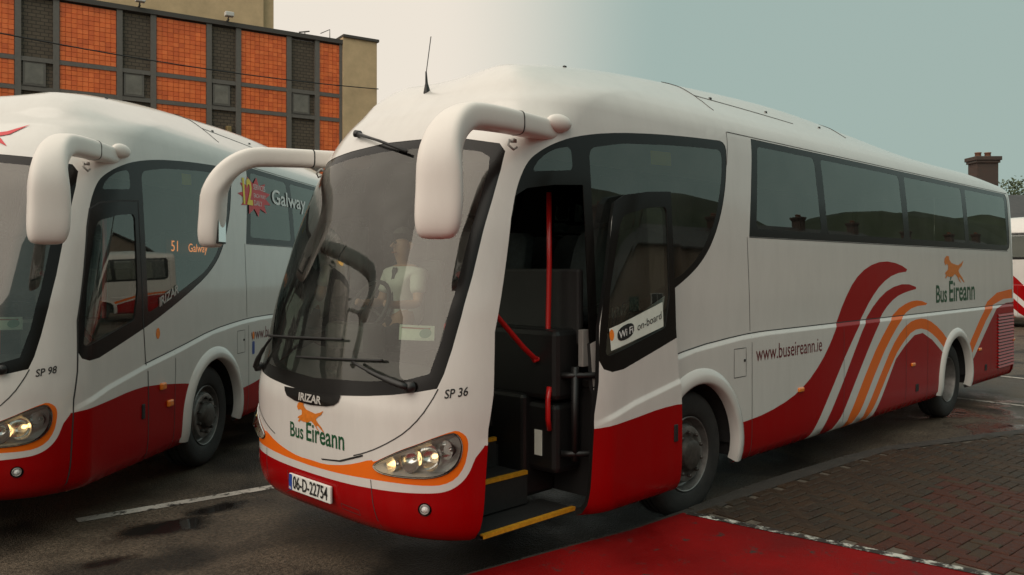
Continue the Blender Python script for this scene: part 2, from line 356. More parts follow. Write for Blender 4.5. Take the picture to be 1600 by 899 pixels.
DOORP = [(.85, 2.44), (1.1, 2.50), (1.32, 2.52), (1.35, 2.49), (1.36, 1.85), (1.30, 1.61), (1.26, 1.595), (.63, 1.44), (.60, 1.46), (.67, 1.9), (.80, 2.35)]
STRIP = [(3.83, 3.235), (11.95, 3.235), (12.02, 3.18), (12.02, 2.46), (11.97, 2.37), (11.85, 2.325), (3.70, 2.335)]
PANES = [((3.93, 5.09), (3.84, 5.18)), ((5.24, 7.38), (5.33, 7.47)), ((7.56, 9.72), (7.65, 9.80)), ((9.90, 11.86), (9.97, 11.90))]
PANEP = [[(a[0], 3.175), (a[1], 3.175), (b[1], 2.41), (b[0], 2.41)] for a, b in PANES]
LOUVRE = (11.2, 12.04, .50, 1.34)
def ell(cx, cz, a, b, t0=0, t1=180, n=26): return [(cx + a * math.cos(R(t0 + (t1 - t0) * k / n)), cz + b * math.sin(R(t0 + (t1 - t0) * k / n))) for k in range(n + 1)]
ARCH = [(2.83, .52), (9.28, .52)]
def arch(cx, cz, a, b): return [(cx + a, .30)] + ell(cx, cz, a, b) + [(cx - a, .30)]
FOG = ell(-1.025, .571, .035, .04, 0, 345, 22)
DOG = [(292, 125), (297, 108), (312, 101), (328, 108), (330, 125), (345, 145), (370, 158), (395, 170), (420, 165), (438, 158), (425, 178), (405, 188), (396, 198), (405, 215), (425, 240), (441, 270), (432, 262), (408, 234), (398, 230), (402, 242), (416, 263), (402, 250), (385, 222), (370, 205), (350, 212), (325, 206), (310, 198), (303, 207), (296, 202), (305, 188), (294, 184), (300, 176), (318, 170), (320, 150), (312, 140), (298, 142)]
DOGC = [((a - 366.) / 150., (186. - b - (a - 366) * -.28) / 150.) for a, b in DOG]    # about one unit wide, head to the left, foreshortening taken out
DOGC = [(a, b * 1.0) for a, b in DOGC]

def shell_regions():
    own, colr = [], []
    for s in (-1, 1):
        f = s > 0
        colr += [('red', side(REDS[:1] + list(sm(REDS[1:-1], 1, False)) + REDS[-1:] + [(.46, .30)], s)), ('red', side(RED2, s, 1)), ('red', side(RED3, s)), ('red', side(REDR, s)),
                 ('orange', side(OR1, s, 1)), ('orange', side(OR2, s, 1)), ('orange', side(ORR, s))]
        own += [('strip%d' % s, side(STRIP, s))] + [('strip%d_pane%d' % (s, k), side(rnd(p), s)) for k, p in enumerate(PANEP)]
        own += [('glass%d' % s, side(sm(GLS, 2), s)), ('glass%d_pane0' % s, side(rnd(GLSP, .08), s)), ('glass%d_pane1' % s, side(rnd(QTR, .05), s))]
        if s < 0: own += [('door', side(DOOR, s)), ('door_pane', side(rnd(DOORP, .05), s))]
        else: own += [('glass1_pane2', side(rnd(DOORP, .05), s))]
        own += [('hole', side(arch(cx, cz, .60, .60), s)) for cx, cz in ARCH]
        own += [('lens%d' % s, front(sm(LENS, 1), f)), ('hole', front(FOG, f))]
        colr += [('frit', side(sm(GLS, 2), s))]
    own += [('windscreen', front(mirrored(WS))), ('windscreen_pane', front(mirrored(WSP)))]
    for fl in (False, True):
        a = front(sm(REDF, 2, False), fl, closed=False); k = 1 if fl else -1
        c = side([(.47, .955), (.47, .30)], k, closed=False)
        colr.insert(0, ('red', np.vstack([a, c, [(0., .30)]])))
    for s in (False, True): colr.append(('orange', front(sm(ORANGE, 1, False), s)))
    # rear panel: red below
    for s in (-1, 1): colr.append(('red', np.array([(s * (A2 - .02), .30), (s * (A2 - .02), 1.50), (s * A3 * 1.001, 1.50), (s * A3 * 1.001, .30)])))
    return own, colr

def build_shell():
    own, colr = shell_regions()
    P, E = [], []
    def addline(L_, closed):
        k = len(P); n = len(L_)
        for a, b in L_: P.append((float(a), float(np.clip(b, Z0, Z1))))
        E.extend((k + i, k + (i + 1) % n) for i in range(n if closed else n - 1))
    addline([(-A3, Z0), (A3, Z0), (A3, Z1), (-A3, Z1)], True)
    for _, L_ in own + colr: addline(L_, True)
    for s in (-1, 1):
        for dz in (0, -.016, -.034, -.05): addline(side([(x, z + dz) for x, z in zip(CRX, CRZ)], s, closed=False), False)
    zs = np.concatenate([np.linspace(Z0, .55, 8), np.linspace(.6, Z1, 45)])
    ss_ = np.concatenate([np.linspace(0, A1, 40), np.linspace(A1, A2, 70)[1:], np.linspace(A2, A3, 14)[1:]])
    for s in np.concatenate([-ss_[:0:-1], ss_]):
        for z in zs: P.append((float(s), float(z)))
    vo, eo, fo, _, _, _ = delaunay_2d_cdt([Vector(p) for p in P], E, [], 0, 1e-4)
    V = np.array([v[:] for v in vo]); Fc = np.array([f for f in fo if len(f) == 3])
    c = V[Fc].mean(1)
    ow = np.full(len(Fc), 'body', dtype='<U20'); co = np.full(len(Fc), 'white', dtype='<U8')
    for k, p in own: ow[inside(np.stack([p[:, 0], np.clip(p[:, 1], Z0, Z1)], -1), c[:, 0], c[:, 1])] = k
    for k, p in colr: co[inside(np.stack([p[:, 0], np.clip(p[:, 1], Z0 - .01, Z1)], -1), c[:, 0], c[:, 1])] = k
    pos = surf(V[:, 0], V[:, 1]); nr = nrm(V[:, 0], V[:, 1])
    # make every triangle face outwards
    t = pos[Fc]; g = np.cross(t[:, 1] - t[:, 0], t[:, 2] - t[:, 0]); fl = (g * nr[Fc].mean(1)).sum(1) < 0
    Fc[fl] = Fc[fl][:, ::-1]
    return V, pos, nr, Fc, ow, co
SH = build_shell()
CM = ['white_paint', 'red_paint', 'orange_paint', 'frit', 'lining']; CI = {'white': 0, 'red': 1, 'orange': 2, 'frit': 3}

def piece(name, sel, parent, mats=None, mi=None, off=0., thick=0., shift=(0, 0, 0), rim=None):
    """one panel cut out of the shell: outer skin, and with `thick` an inner skin and edges"""
    V, pos, nr, Fc, ow, co = SH
    F_ = Fc[sel]; u, inv = np.unique(F_, return_inverse=True); F_ = inv.reshape(-1, 3)
    of = off(V[u])[:, None] if callable(off) else off
    p = pos[u] + nr[u] * of + np.array(shift); n = nr[u]; k = len(u)
    I = list(mi[sel]) if mi is not None else [0] * len(F_)
    Vv, Ff, Nn = list(p), [tuple(f) for f in F_], list(n)
    if thick:
        inner = p - n * thick; ri = len(mats) - 1 if rim is None else rim
        Vv += list(inner); Nn += list(-n); Ff += [tuple(f[::-1] + k) for f in F_]; I += [ri] * len(F_)
        cnt = {}
        for f in F_:
            for a, b in ((f[0], f[1]), (f[1], f[2]), (f[2], f[0])): cnt[(a, b)] = 1
        for (a, b) in list(cnt):
            if (b, a) not in cnt:
                m = len(Vv); q = [p[a], inner[a], inner[b], p[b]]
                fn = np.cross(q[1] - q[0], q[3] - q[0]); l = np.linalg.norm(fn); fn = fn / l if l > 1e-9 else n[a]
                Vv += q; Nn += [fn] * 4; Ff.append((m, m + 1, m + 2, m + 3)); I.append(ri)
    return obj(name, mesh(name, Vv, Ff, mats, I, True, Nn), parent)

def ribbon(mb, L_, wid=.007, off=.0015):
    P = np.asarray(L_, float); p = surf(P[:, 0], P[:, 1]); n = nrm(P[:, 0], P[:, 1])
    d = np.gradient(p, axis=0); d /= np.linalg.norm(d, axis=1, keepdims=True) + 1e-9
    t = np.cross(n, d); V = []
    for i in range(len(P)): V += [p[i] + n[i] * off - t[i] * wid / 2, p[i] + n[i] * off + t[i] * wid / 2]
    mb.add(V, [(2 * i, 2 * i + 1, 2 * i + 3, 2 * i + 2) for i in range(len(P) - 1)])
def decal(name, V2, F2, mp, m, parent, off=.002):
    """flat print laid on the body: V2 in (a,b) -> mp -> (S,z)"""
    V2 = np.asarray(V2, float); S, z = mp(V2[:, 0], V2[:, 1])
    return obj(name, mesh(name, on(S, z, np.full(len(S), off)), F2, m), parent)
def lettering(name, body, mp, m, parent, width=None, size=1., bold=.0, off=.0025, squash=1.):
    """a word; a runs 0..width, b up from the baseline"""
    V, Fc, a0, a1 = text2d(body, 1., bold)
    k = (width / (a1 - a0)) if width else size
    V = np.stack([(V[:, 0] - a0) * k, V[:, 1] * k * squash], -1)
    return decal(name, V, Fc, mp, m, parent, off)
def poly_decal(name, poly, mp, m, parent, off=.002, step=.04):
    P = dens(poly, step); n = len(P); lo, hi = P.min(0), P.max(0)
    gx, gy = np.meshgrid(np.arange(lo[0], hi[0], step), np.arange(lo[1], hi[1], step))
    G_ = np.stack([gx.ravel(), gy.ravel()], -1); G_ = G_[inside(P, G_[:, 0], G_[:, 1])]
    vo, _, fo, _, _, _ = delaunay_2d_cdt([Vector(p) for p in np.vstack([P, G_])] if len(G_) else [Vector(p) for p in P], [(i, (i + 1) % n) for i in range(n)], [], 0, 1e-5)
    V = np.array([v[:] for v in vo]); Fc = [f for f in fo]; c = np.array([V[list(f)].mean(0) for f in Fc])
    k = inside(P, c[:, 0], c[:, 1]); Fc = [f for f, q in zip(Fc, k) if q]
    return decal(name, V, Fc, mp, m, parent, off)
def MX(x0, z0, sl=0.):     # print on the door-side flank: a runs back (left to right as seen), b up
    return lambda a, b: (SX(x0 + a, z0 + b + a * sl, -1), z0 + b + a * sl)
def MV(v0, z0, sl=0.):     # print on the front: a runs towards the door side (left to right as seen)
    return lambda a, b: (SV(v0 - a, z0 + b), z0 + b)

# ---- shared coach parts
def wheel_meshes():
    t = MB(); t.lathe([(.30, -.10), (.312, -.128), (.34, -.143), (.40, -.150), (.45, -.148), (.485, -.138), (.508, -.118), (.519, -.085), (.52, -.06), (.508, -.058), (.508, -.045), (.52, -.043), (.52, -.008), (.508, -.006), (.508, .006), (.52, .008), (.52, .043), (.508, .045), (.508, .058), (.52, .06), (.519, .085), (.50, .125), (.45, .145), (.34, .14), (.30, .11)], 64)
    tyre = t.build('tyre', 'tyre', None, True, fix=False, angle=40)
    f = MB(); f.lathe([(.300, -.095), (.309, -.132), (.303, -.139), (.296, -.134), (.288, -.10), (.276, -.06), (.262, -.052), (.25, -.058), (.232, -.115), (.224, -.128), (.20, -.132), (.14, -.128), (.128, -.12)], 56)
    rimf = f.build('rim', 'rim', None, True, angle=35)
    h = MB(); h.lathe([(.235, -.112), (.215, -.129), (.14, -.133), (.132, -.15), (.12, -.178), (.10, -.19), (.05, -.194), (.0001, -.195)], 40)
    for k in range(10):
        a = 2 * math.pi * k / 10; h.lathe([(.017, -.128), (.017, -.158), (.010, -.165), (.0001, -.166)], 6, c=(.178 * math.cos(a), 0, .178 * math.sin(a)))
    hubf = h.build('hub', 'hub', None, True, angle=35)
    f = MB(); f.lathe([(.300, -.095), (.309, -.132), (.303, -.139), (.296, -.134), (.288, -.10), (.278, .0), (.262, .06), (.24, .075), (.13, .08)], 56)
    rimr = f.build('rim', 'rim', None, True, angle=35)
    h = MB(); h.lathe([(.15, .08), (.14, .0), (.12, -.04), (.05, -.05), (.0001, -.05)], 32)
    for k in range(10):
        a = 2 * math.pi * k / 10; h.lathe([(.016, .08), (.016, .045), (.0001, .043)], 6, c=(.185 * math.cos(a), 0, .185 * math.sin(a)))
    hubr = h.build('hub', 'hub', None, True, angle=35)
    r = [tyre.data, rimf.data, hubf.data, rimr.data, hubr.data]
    for o in (tyre, rimf, hubf, rimr, hubr): bpy.data.objects.remove(o)
    return r
WM = wheel_meshes()
def seat_meshes():
    b = MB()
    for s in (-.225, .225):
        b.box(-.22, .24, s - .21, s + .21, .36, .48, c=.04)
    cu = b.build('seat', 'seat_cloth')
    d = MB()
    for s in (-.225, .225):
        bm = bmesh.new(); bmesh.ops.create_cube(bm, size=1); bmesh.ops.subdivide_edges(bm, edges=bm.edges[:], cuts=3, use_grid_fill=True)
        for v in bm.verts:
            x, y, z = v.co; w = .205 * (1 - .25 * max(0, z - .1) ** 1.2 * 2)
            v.co = (.20 + .13 * x + (z + .5) * .16, s + 2 * y * w, .46 + (z + .5) * .68 - (abs(y) * 2) ** 3 * .05 * (z > .4))
        d.bm(bm)
    ba = d.build('backrest', 'seat_cloth', None, True)
    r = [cu.data, ba.data]
    for o in (cu, ba): bpy.data.objects.remove(o)
    return r
SM = seat_meshes()
def hump(x, v):
    """raised roof dome and the air-conditioning fairing behind it"""
    a = np.abs(v)
    r = (.10 + .08 * np.clip(a / .8, 0, 1) ** 2) * ss((x - .80) / .46) * (1 - ss((a - .50) / .64)) + .09 * ss((x - 1.6) / 3.6) * (1 - ss((a - .55) / .55))
    return r * (1 - ss((x - 5.) / 5.))
def roof_mesh():
    z = np.concatenate([np.linspace(3.26, 3.5, 9), np.linspace(3.5, 3.64, 13)[1:]])
    a = np.concatenate([np.linspace(0, A1, 30), np.linspace(A1, A2, 60)[1:], np.linspace(A2, A3, 12)[1:]]); S = np.concatenate([-a[:0:-1], a])
    SS, ZZ = np.meshgrid(S, z, indexing='ij')
    def f(s_, z_):
        p = surf(s_, z_)
        # roof rolls down towards the rear
        dr = ss((p[..., 0] - 10.6) / 1.9); w = (p[..., 2] - 3.26)
        p[..., 2] = 3.26 + w * (1 - .35 * dr) + hump(p[..., 0], p[..., 1]) * ss((z_ - 3.262) / .09)
        return p
    P = f(SS, ZZ); n1, n2 = len(S), len(z)
    e = 1e-3; nn = np.cross(f(SS, np.minimum(ZZ + e, 3.64)) - f(SS, ZZ - e), f(SS + e, ZZ) - f(SS - e, ZZ)); nn /= np.linalg.norm(nn, axis=-1, keepdims=True) + 1e-12
    nn[nn[..., 2] < 0] *= -1
    nn[:, -1] = (0, 0, 1)
    Fc = [(i * n2 + j, (i + 1) * n2 + j, (i + 1) * n2 + j + 1, i * n2 + j + 1) for i in range(n1 - 1) for j in range(n2 - 1)]
    V = P.reshape(-1, 3)
    q = V[list(Fc[5])]; g = np.cross(q[1] - q[0], q[2] - q[0])
    if g[2] < 0: Fc = [t[::-1] for t in Fc]
    # close the ridge slit
    m = n1 // 2
    Fc.append(((m - 1) * n2 + n2 - 1, m * n2 + n2 - 1, (m + 1) * n2 + n2 - 1))
    for i in range(m - 1): Fc.append((i * n2 + n2 - 1, (i + 1) * n2 + n2 - 1, (n1 - 2 - i) * n2 + n2 - 1, (n1 - 1 - i) * n2 + n2 - 1))
    return mesh('roof', V, Fc, 'white_paint', None, True, nn.reshape(-1, 3)), f
ROOF, roofP = roof_mesh()
_RV = np.array([v.co[:] for v in ROOF.vertices])
def roof_at(x, v):
    """height of the roof skin over (x, v)"""
    if x > 3.1 and abs(v) < 1.19:
        z = np.array(float(np.interp(-abs(v), -PW[8:], PZ[8:]))); return float(roofP(np.array(float(SX(x, z, -1 if v < 0 else 1))), z)[2]) + .001
    d = np.hypot(_RV[:, 0] - x, _RV[:, 1] - v); k = np.argsort(d)[:4]; w = 1 / (d[k] + 1e-4); return float((_RV[k, 2] * w).sum() / w.sum())

def sweep(mb, path, secs):
    """path points with (a-axis, b-axis, half a, half b): rounded-box sections"""
    n = 16; V = []
    for p, (ax, bx, ha, hb) in zip(path, secs):
        p = Vector(p); ax = Vector(ax).normalized(); bx = Vector(bx).normalized()
        for j in range(n):
            t = 2 * math.pi * (j + .5) / n; c, s = math.cos(t), math.sin(t); k = .55
            V.append(p + ax * ha * math.copysign(abs(c) ** k, c) + bx * hb * math.copysign(abs(s) ** k, s))
    k = len(path)
    mb.add(V, [(i * n + j, i * n + (j + 1) % n, (i + 1) * n + (j + 1) % n, (i + 1) * n + j) for i in range(k - 1) for j in range(n)] + [tuple(range(n - 1, -1, -1)), tuple((k - 1) * n + j for j in range(n))])

def make_bus(loc, rz, label, fleet, plate, open_door, detail=True):
    root = empty('coach', loc, rz); tag(root, label, 'bus', 'white and red coaches')
    V, pos, nr, Fc, ow, co = SH
    mi = np.array([CI[c] for c in co])
    piece('body', ow == 'body', root, CM, mi, thick=.035)
    obj('roof', ROOF, root)
    # glazing: black edge band with the clear pane set in it
    w = piece('windscreen', ow == 'windscreen', root, ['frit'], off=-.003)
    piece('pane', ow == 'windscreen_pane', w, ['windscreen_glass'], off=-.003)
    for s in (-1, 1):
        w = piece('front_side_window', ow == 'glass%d' % s, root, ['frit'], off=-.003, thick=.006, rim=0)
        piece('pane', ow == 'glass%d_pane0' % s, w, ['tinted_glass'], off=-.004)
        piece('pane', ow == 'glass%d_pane1' % s, w, ['tinted_glass'], off=-.004)
        if s > 0: piece('pane', ow == 'glass1_pane2', w, ['tinted_glass'], off=-.004)
        w = piece('side_window_band', ow == 'strip%d' % s, root, ['frit'], off=-.003, thick=.006, rim=0)
        for k in range(4): piece('pane', ow == 'strip%d_pane%d' % (s, k), w, ['tinted_glass'], off=-.004)
    # door, hinged out and back alongside the body when open
    sh = (.875, -.135, 0) if open_door else (0, 0, 0)
    dm = np.array([CI[c] for c in co]); dmats = ['white_paint', 'red_paint', 'orange_paint', 'frit', 'black_plastic']
    d = piece('door', ow == 'door', root, dmats, dm, off=0., thick=.045, shift=sh)
    piece('pane', ow == 'door_pane', d, ['tinted_glass'], off=-.008, shift=sh)
    b = MB(); P = np.array([surf(SX(1.40, .80), .80)])[0]
    b.box(P[0] - .022 + sh[0], P[0] + .022 + sh[0], P[1] + sh[1] - .012, P[1] + sh[1] + .01, .735, .865, c=.006); b.build('handle', 'rubber', d)
    if open_door:
        b = MB()
        b.tube([(1.30, -1.13, 1.30), (1.36, -1.20, 1.30), (1.5, -1.31, 1.30), (1.62, -1.345, 1.30)], .022, 10); b.tube([(1.30, -1.13, .75), (1.36, -1.20, .75), (1.5, -1.31, .75), (1.62, -1.345, .75)], .022, 10)
        b.tube([(1.37, -1.20, .70), (1.37, -1.20, 1.36)], .028, 10); b.build('hinge_arm', 'black_plastic', d, True)
    if detail:
        dl = (lambda a, b_: (SX(np.asarray(a), b_, -1), b_))
        def on_door(o): o.location = Vector(sh) * 1.0
        if open_door:
            card = [(.655, 1.475), (1.28, 1.615), (1.27, 1.80), (.645, 1.63)]
            c = poly_decal('notice', card, dl, 'paper', d, -.005); on_door(c)
            c = lettering('lettering', 'on-board', lambda a, b_: (SX(.95 + a, 1.60 + b_ + a * .25), 1.60 + b_ + a * .25), 'black_text', d, .30, off=-.002); on_door(c)
            c = poly_decal('emblem', sm([(.72, 1.525), (.91, 1.57), (.91, 1.675), (.72, 1.63)], 2), dl, 'black_text', d, -.003); on_door(c)
            c = lettering('lettering', 'Wi Fi', lambda a, b_: (SX(.735 + a, 1.555 + b_ + a * .23), 1.555 + b_ + a * .23), 'white_text', d, .16, bold=.01, off=-.001); on_door(c)
            c = poly_decal('emblem', ell(.665, 1.585, .022, .04, 0, 345, 20), dl, 'amber', d, -.003); on_door(c)
            c = lettering('lettering', 'IRIZAR', lambda a, b_: (SX(.68 + a, 1.70 + b_ + a * .18), 1.70 + b_ + a * .18), 'silver_text', d, .32, bold=.02, off=-.012); on_door(c)
    # panel gaps
    g = MB()
    BON = [(-.50, .845), (-.599, .874), (-.715, .919), (-.829, .978), (-.926, 1.044), (-1.009, 1.14), (-1.054, 1.241), (-1.075, 1.31)]
    for f in (False, True):
        ribbon(g, front(sm(BON, 1, False), f, closed=False), .008); ribbon(g, front([(-.66, .715), (-.69, .36)], f, closed=False), .006)
    for Q in ([(.33, .61), (.33, .46), (.42, .43)], [(-.33, .50), (-.52, .49), (-.52, .455), (-.33, .465), (-.33, .50)]): ribbon(g, front(Q, closed=False), .005)
    for s in (-1, 1):
        ribbon(g, side(list(zip(CRX, CRZ))[(3 if s < 0 else 0):], s, 1, False), .009, .003)
        for L_ in ([(3.41, 3.25), (3.40, 3.16)], [(3.36, 2.95), (3.40, 3.16)], [(3.66, 2.33), (3.68, 1.49)], [(3.68, 1.44), (3.68, .36)], [(7.40, 1.44), (7.40, .36)], [(8.145, 1.44), (8.145, .36)], 
                   [(3.42, 3.25), (12.08, 3.25)], [(3.70, 2.33), (11.9, 2.315)], [(5.62, 1.44), (5.62, .36)], [(10.85, 1.44), (10.85, .36)], [(12.07, 3.2), (12.07, .36)], [(1.95, .36), (1.98, 1.26)]):
            ribbon(g, side(L_, s, closed=False), .007)
        ribbon(g, side([(3.37, 1.10), (3.575, 1.10), (3.575, 1.35), (3.37, 1.35), (3.37, 1.10)], s, closed=False), .006)
    if not open_door: ribbon(g, side(DOOR[1:13], -1, closed=False), .014); ribbon(g, side([DOOR[12], (1.49, .36)], -1, closed=False), .012); ribbon(g, side([(.445, .36), DOOR[1]], -1, closed=False), .012)
    g.build('panel_gap', 'seam', root, fix=False)
    # wheel arches and wheels
    for s in (-1, 1):
        for k, (cx, cz) in enumerate(ARCH):
            m = MB(); rows = [(.585, -.06), (.585, .022), (.605, .034), (.655, .030), (.70, .012), (.715, -.004)]; T = np.linspace(-8, 188, 49); Vv = []
            for t in T:
                for rr, of in rows:
                    if t < 0: x, z = cx + rr, cz + t * .018
                    elif t > 180: x, z = cx - rr, cz - (t - 180) * .018
                    else: x, z = cx + rr * math.cos(R(t)), cz + rr * math.sin(R(t))
                    z = max(z, .36); p = on(np.array(float(SX(x, z, s))), np.array(z), np.array(of)); Vv.append(p)
            n = len(rows); m.add(Vv, [(i * n + j, (i + 1) * n + j, (i + 1) * n + j + 1, i * n + j + 1) for i in range(len(T) - 1) for j in range(n - 1)])
            m.build('wheel_arch_trim', 'white_paint', root, True)
            m = MB(); Vv = []
            for t in np.linspace(0, 180, 19):
                for v_ in (1.245, .62): Vv.append((cx + .605 * math.cos(R(t)), s * v_, max(.36, cz + .605 * math.sin(R(t)))))
            m.add(Vv, [(2 * i, 2 * i + 1, 2 * i + 3, 2 * i + 2) for i in range(18)]); m.build('wheel_arch_liner', 'underbody', root)
            wx = (2.80, 9.22)[k]
            wl = obj('wheel', WM[0].copy() if 0 else None, root, (wx, s * 1.065, .52), (0, R(37 * (k + 1) + 20 * s), 0) if s < 0 else (0, R(25), R(180)))
            wl.empty_display_size = .2
            obj('tyre', WM[0], wl); obj('rim', WM[1 + 2 * k], wl); obj('hub', WM[2 + 2 * k], wl)
    # underbody
    u = MB()
    for x0, x1 in ((1.56, 2.18), (3.48, 8.62), (9.94, 12.2)): u.box(x0, x1, -1.20, 1.20, .40, 1.19)
    u.box(.5, 12.2, -.60, 1.1 if 0 else .60, .38, .97 if 0 else .75); u.box(.45, 1.56, .0, 1.15, .42, .97); u.box(2.1, 10.0, -.60, .60, .40, 1.19)
    u.build('underbody', 'underbody', root)
    # headlights
    for s in (-1, 1):
        f = s > 0
        PL_ = front(sm(LENS, 1), f)
        def bulge(Q):
            d = np.min(np.hypot(Q[:, None, 0] - PL_[None, :, 0], Q[:, None, 1] - PL_[None, :, 1]), 1); return .012 + .045 * ss(d / .11)
        hl = piece('headlight', ow == 'lens%d' % s, root, ['lamp_glass'], off=bulge)
        P = front(sm(LENS, 1), f); p0 = on(P[:, 0], P[:, 1], np.full(len(P), .012)); c = p0.mean(0)
        p1 = p0 * .9 + c * .1 + np.array([.05, 0, 0]); p2 = p1 * .93 + c * .07 + np.array([.07, 0, 0]); n = len(P)
        m = MB(); m.add(list(p0) + list(p1) + list(p2), [(i, (i + 1) % n, (i + 1) % n + n, i + n) for i in range(n)] + [(i + n, (i + 1) % n + n, (i + 1) % n + 2 * n, i + 2 * n) for i in range(n)] + [tuple(i + 2 * n for i in range(n))])
        m.build('housing', 'lamp_dark', hl)
        for (vv, zz, rr, lit) in ((.80, .825, .050, 1), (.93, .865, .085, 0), (1.045, .885, .088, 1), (1.125, .93, .06, 0)):
            q = on(np.array(float(SV(s * vv, zz))), np.array(zz), np.array(-.035)); m = MB()
            pr = [(rr, 0), (rr * .97, .012), (rr * .8, .045), (rr * .45, .07), (.012, .08)]
            m.lathe(pr, 24, 'x', tuple(q)); o = m.build('reflector', 'chrome', hl, True)
            m = MB(); m.lathe([(.0001, -.006 + .028), (.012, .03), (.016, .042), (.012, .056), (.008, .075)], 12, 'x', tuple(q)); m.build('bulb', 'bulb' if lit else 'chrome', hl, True)
        m = MB(); ribbon(m, np.vstack([front(sm(LENS, 1), f), front(sm(LENS, 1), f)[:1]]), .012, .004); m.build('seal', 'rubber', hl, fix=False)
        fl = empty('fog_lamp'); fl.parent = root; P = front(FOG, f); q = surf(np.array([float(SV(s * 1.025, .571))]), np.array([.571]))[0]
        nn = nrm(np.array([float(SV(s * 1.025, .571))]), np.array([.571]))[0]; fl.location = q; fl.rotation_euler = Vector(nn).to_track_quat('Z', 'Y').to_euler()
        m = MB(); m.lathe([(.042, .003), (.036, -.03), (.034, -.05), (.0001, -.05)], 24, 'z'); m.build('housing', 'rubber', fl, True)
        m = MB(); m.lathe([(.033, -.005), (.030, .006), (.026, .006), (.024, -.002)], 24, 'z'); m.build('ring', 'grey_metal', fl, True)
        m = MB(); m.lathe([(.024, -.006), (.016, .004), (.0001, .007)], 24, 'z'); m.build('lens', 'lamp_dark', fl, True)
    # mirrors
    for s in (-1, 1):
        m = MB()
        path, sec = [], []
        for x, y, z, ha, hb in ((1.30, 1.13, 3.0, .065, .06), (1.1, 1.17, 3.0, .075, .068), (.9, 1.21, 2.995, .077, .072), (.72, 1.25, 2.99, .078, .075), (.56, 1.285, 2.985, .08, .078)):
            path.append((x, y, z)); sec.append(((0, 0, 1), (0, 1, 0), ha, hb))
        for k in range(1, 9):
            t = R(90 + 86 * k / 8); f_ = k / 8; ph = R(45) * f_ * s; c_, s_ = math.cos(ph), math.sin(ph)
            path.append((.36 + .37 * math.cos(t) - .035 * f_, 1.31 + .10 * f_, 2.61 + .37 * math.sin(t)))
            sec.append(((math.cos(t) * c_, -math.cos(t) * s_, math.sin(t)), (s_, c_, 0), .082 + .008 * f_, .08 + .053 * f_ ** 1.3))
        ph = R(45) * s; c_, s_ = math.cos(ph), math.sin(ph)
        for x, y, z, ha, hb in ((-.045, 1.415, 2.50, .088, .136), (-.055, 1.418, 2.40, .088, .138), (-.06, 1.418, 2.31, .086, .134), (-.062, 1.413, 2.25, .078, .118), (-.062, 1.408, 2.215, .058, .09)):
            path.append((x, y, z)); sec.append(((-c_, s_, 0), (s_, c_, 0), ha, hb))
        sweep(m, [(x, s * y, z) for x, y, z in path], sec)
        mo = m.build('mirror', 'mirror_paint', root, True)
        sb = mo.modifiers.new('smooth', 'SUBSURF'); sb.levels = sb.render_levels = 1
        for nm, mt, ha, hz0, hz1, of in (('mirror_surround', 'rubber', .092, 2.25, 2.58, .074), ('mirror_glass', 'chrome', .084, 2.262, 2.568, .077)):
            m = MB(); m.box(-.008, .008, -ha, ha, hz0, hz1, c=.003); o = m.build(nm, mt, mo); o.location = (-.055 + of * c_, s * 1.417 - of * abs(s_) * s, 0); o.rotation_euler = (0, 0, -ph)
        m = MB(); sweep(m, [(.745, s * 1.245, 2.991), (.735, s * 1.247, 2.991)], [((0, 0, 1), (0, 1, 0), .079, .0762)] * 2); m.build('joint', 'seam', mo)
        m = MB()
        m.tube([(.78, s * 1.14, 2.90), (.75, s * 1.16, 2.86), (.78, s * 1.18, 2.83), (.82, s * 1.17, 2.85)], .008, 8); m.lathe([(.0001, .03), (.02, .022), (.022, 0), (.0001, 0)], 16, 'z', (.80, s * 1.16, 2.88)); m.build('hook', 'grey_metal', mo, True)
        # marker lamp pod at the mirror root
        m = MB(); bm = bmesh.new(); bmesh.ops.create_uvsphere(bm, u_segments=24, v_segments=14, radius=1)
        for v in bm.verts: v.co = (1.17 + v.co.x * .115, s * (1.225 + v.co.y * .055 * (1 + .2 * v.co.x)), 3.045 + v.co.z * .062)
        m.bm(bm); m.build('marker_lamp', 'mirror_paint', root, True)
    # front: badge, dog, name, plate, fleet number
    BADGE = [(-.36, 1.215), (-.338, 1.172), (-.29, 1.145), (-.2, 1.128), (0, 1.115), (.2, 1.122), (.31, 1.145), (.345, 1.175), (.36, 1.205)]
    bd = poly_decal('badge', BADGE, lambda a, b_: (SV(a, b_), b_), 'frit', root, .006)
    if detail:
        lettering('lettering', 'IRIZAR', lambda a, b_: (SV(.145 - a, 1.135 + b_), 1.135 + b_), 'silver_text', bd, .29, bold=.03, off=.009, squash=.75)
        dog = poly_decal('dog_emblem', [(-a * .35, 1.03 + b_ * .20) for a, b_ in DOGC], lambda a, b_: (SV(a, b_), b_), 'dog_orange', root, .003, .02)
        for wd, a0, wid in (('Bus', 0., .175), ('Éireann', .215, .46)): lettering('company_name', wd, lambda a, b_: (SV(.27 - a - a0, .865 + b_), .865 + b_), 'green_text', root, wid, bold=.014, squash=1.15)
        lettering('fleet_number', fleet, lambda a, b_: (-1.110 - a, 1.252 + b_ + a * .12), 'black_text', root, .136, bold=.015, squash=1.25)
    sl = poly_decal('grille_slot', [(-.13, .768), (-.35, .792), (-.595, .866), (-.592, .852), (-.36, .782), (-.14, .760)], lambda a, b_: (SV(a, b_), b_), 'black_text', root, .003)
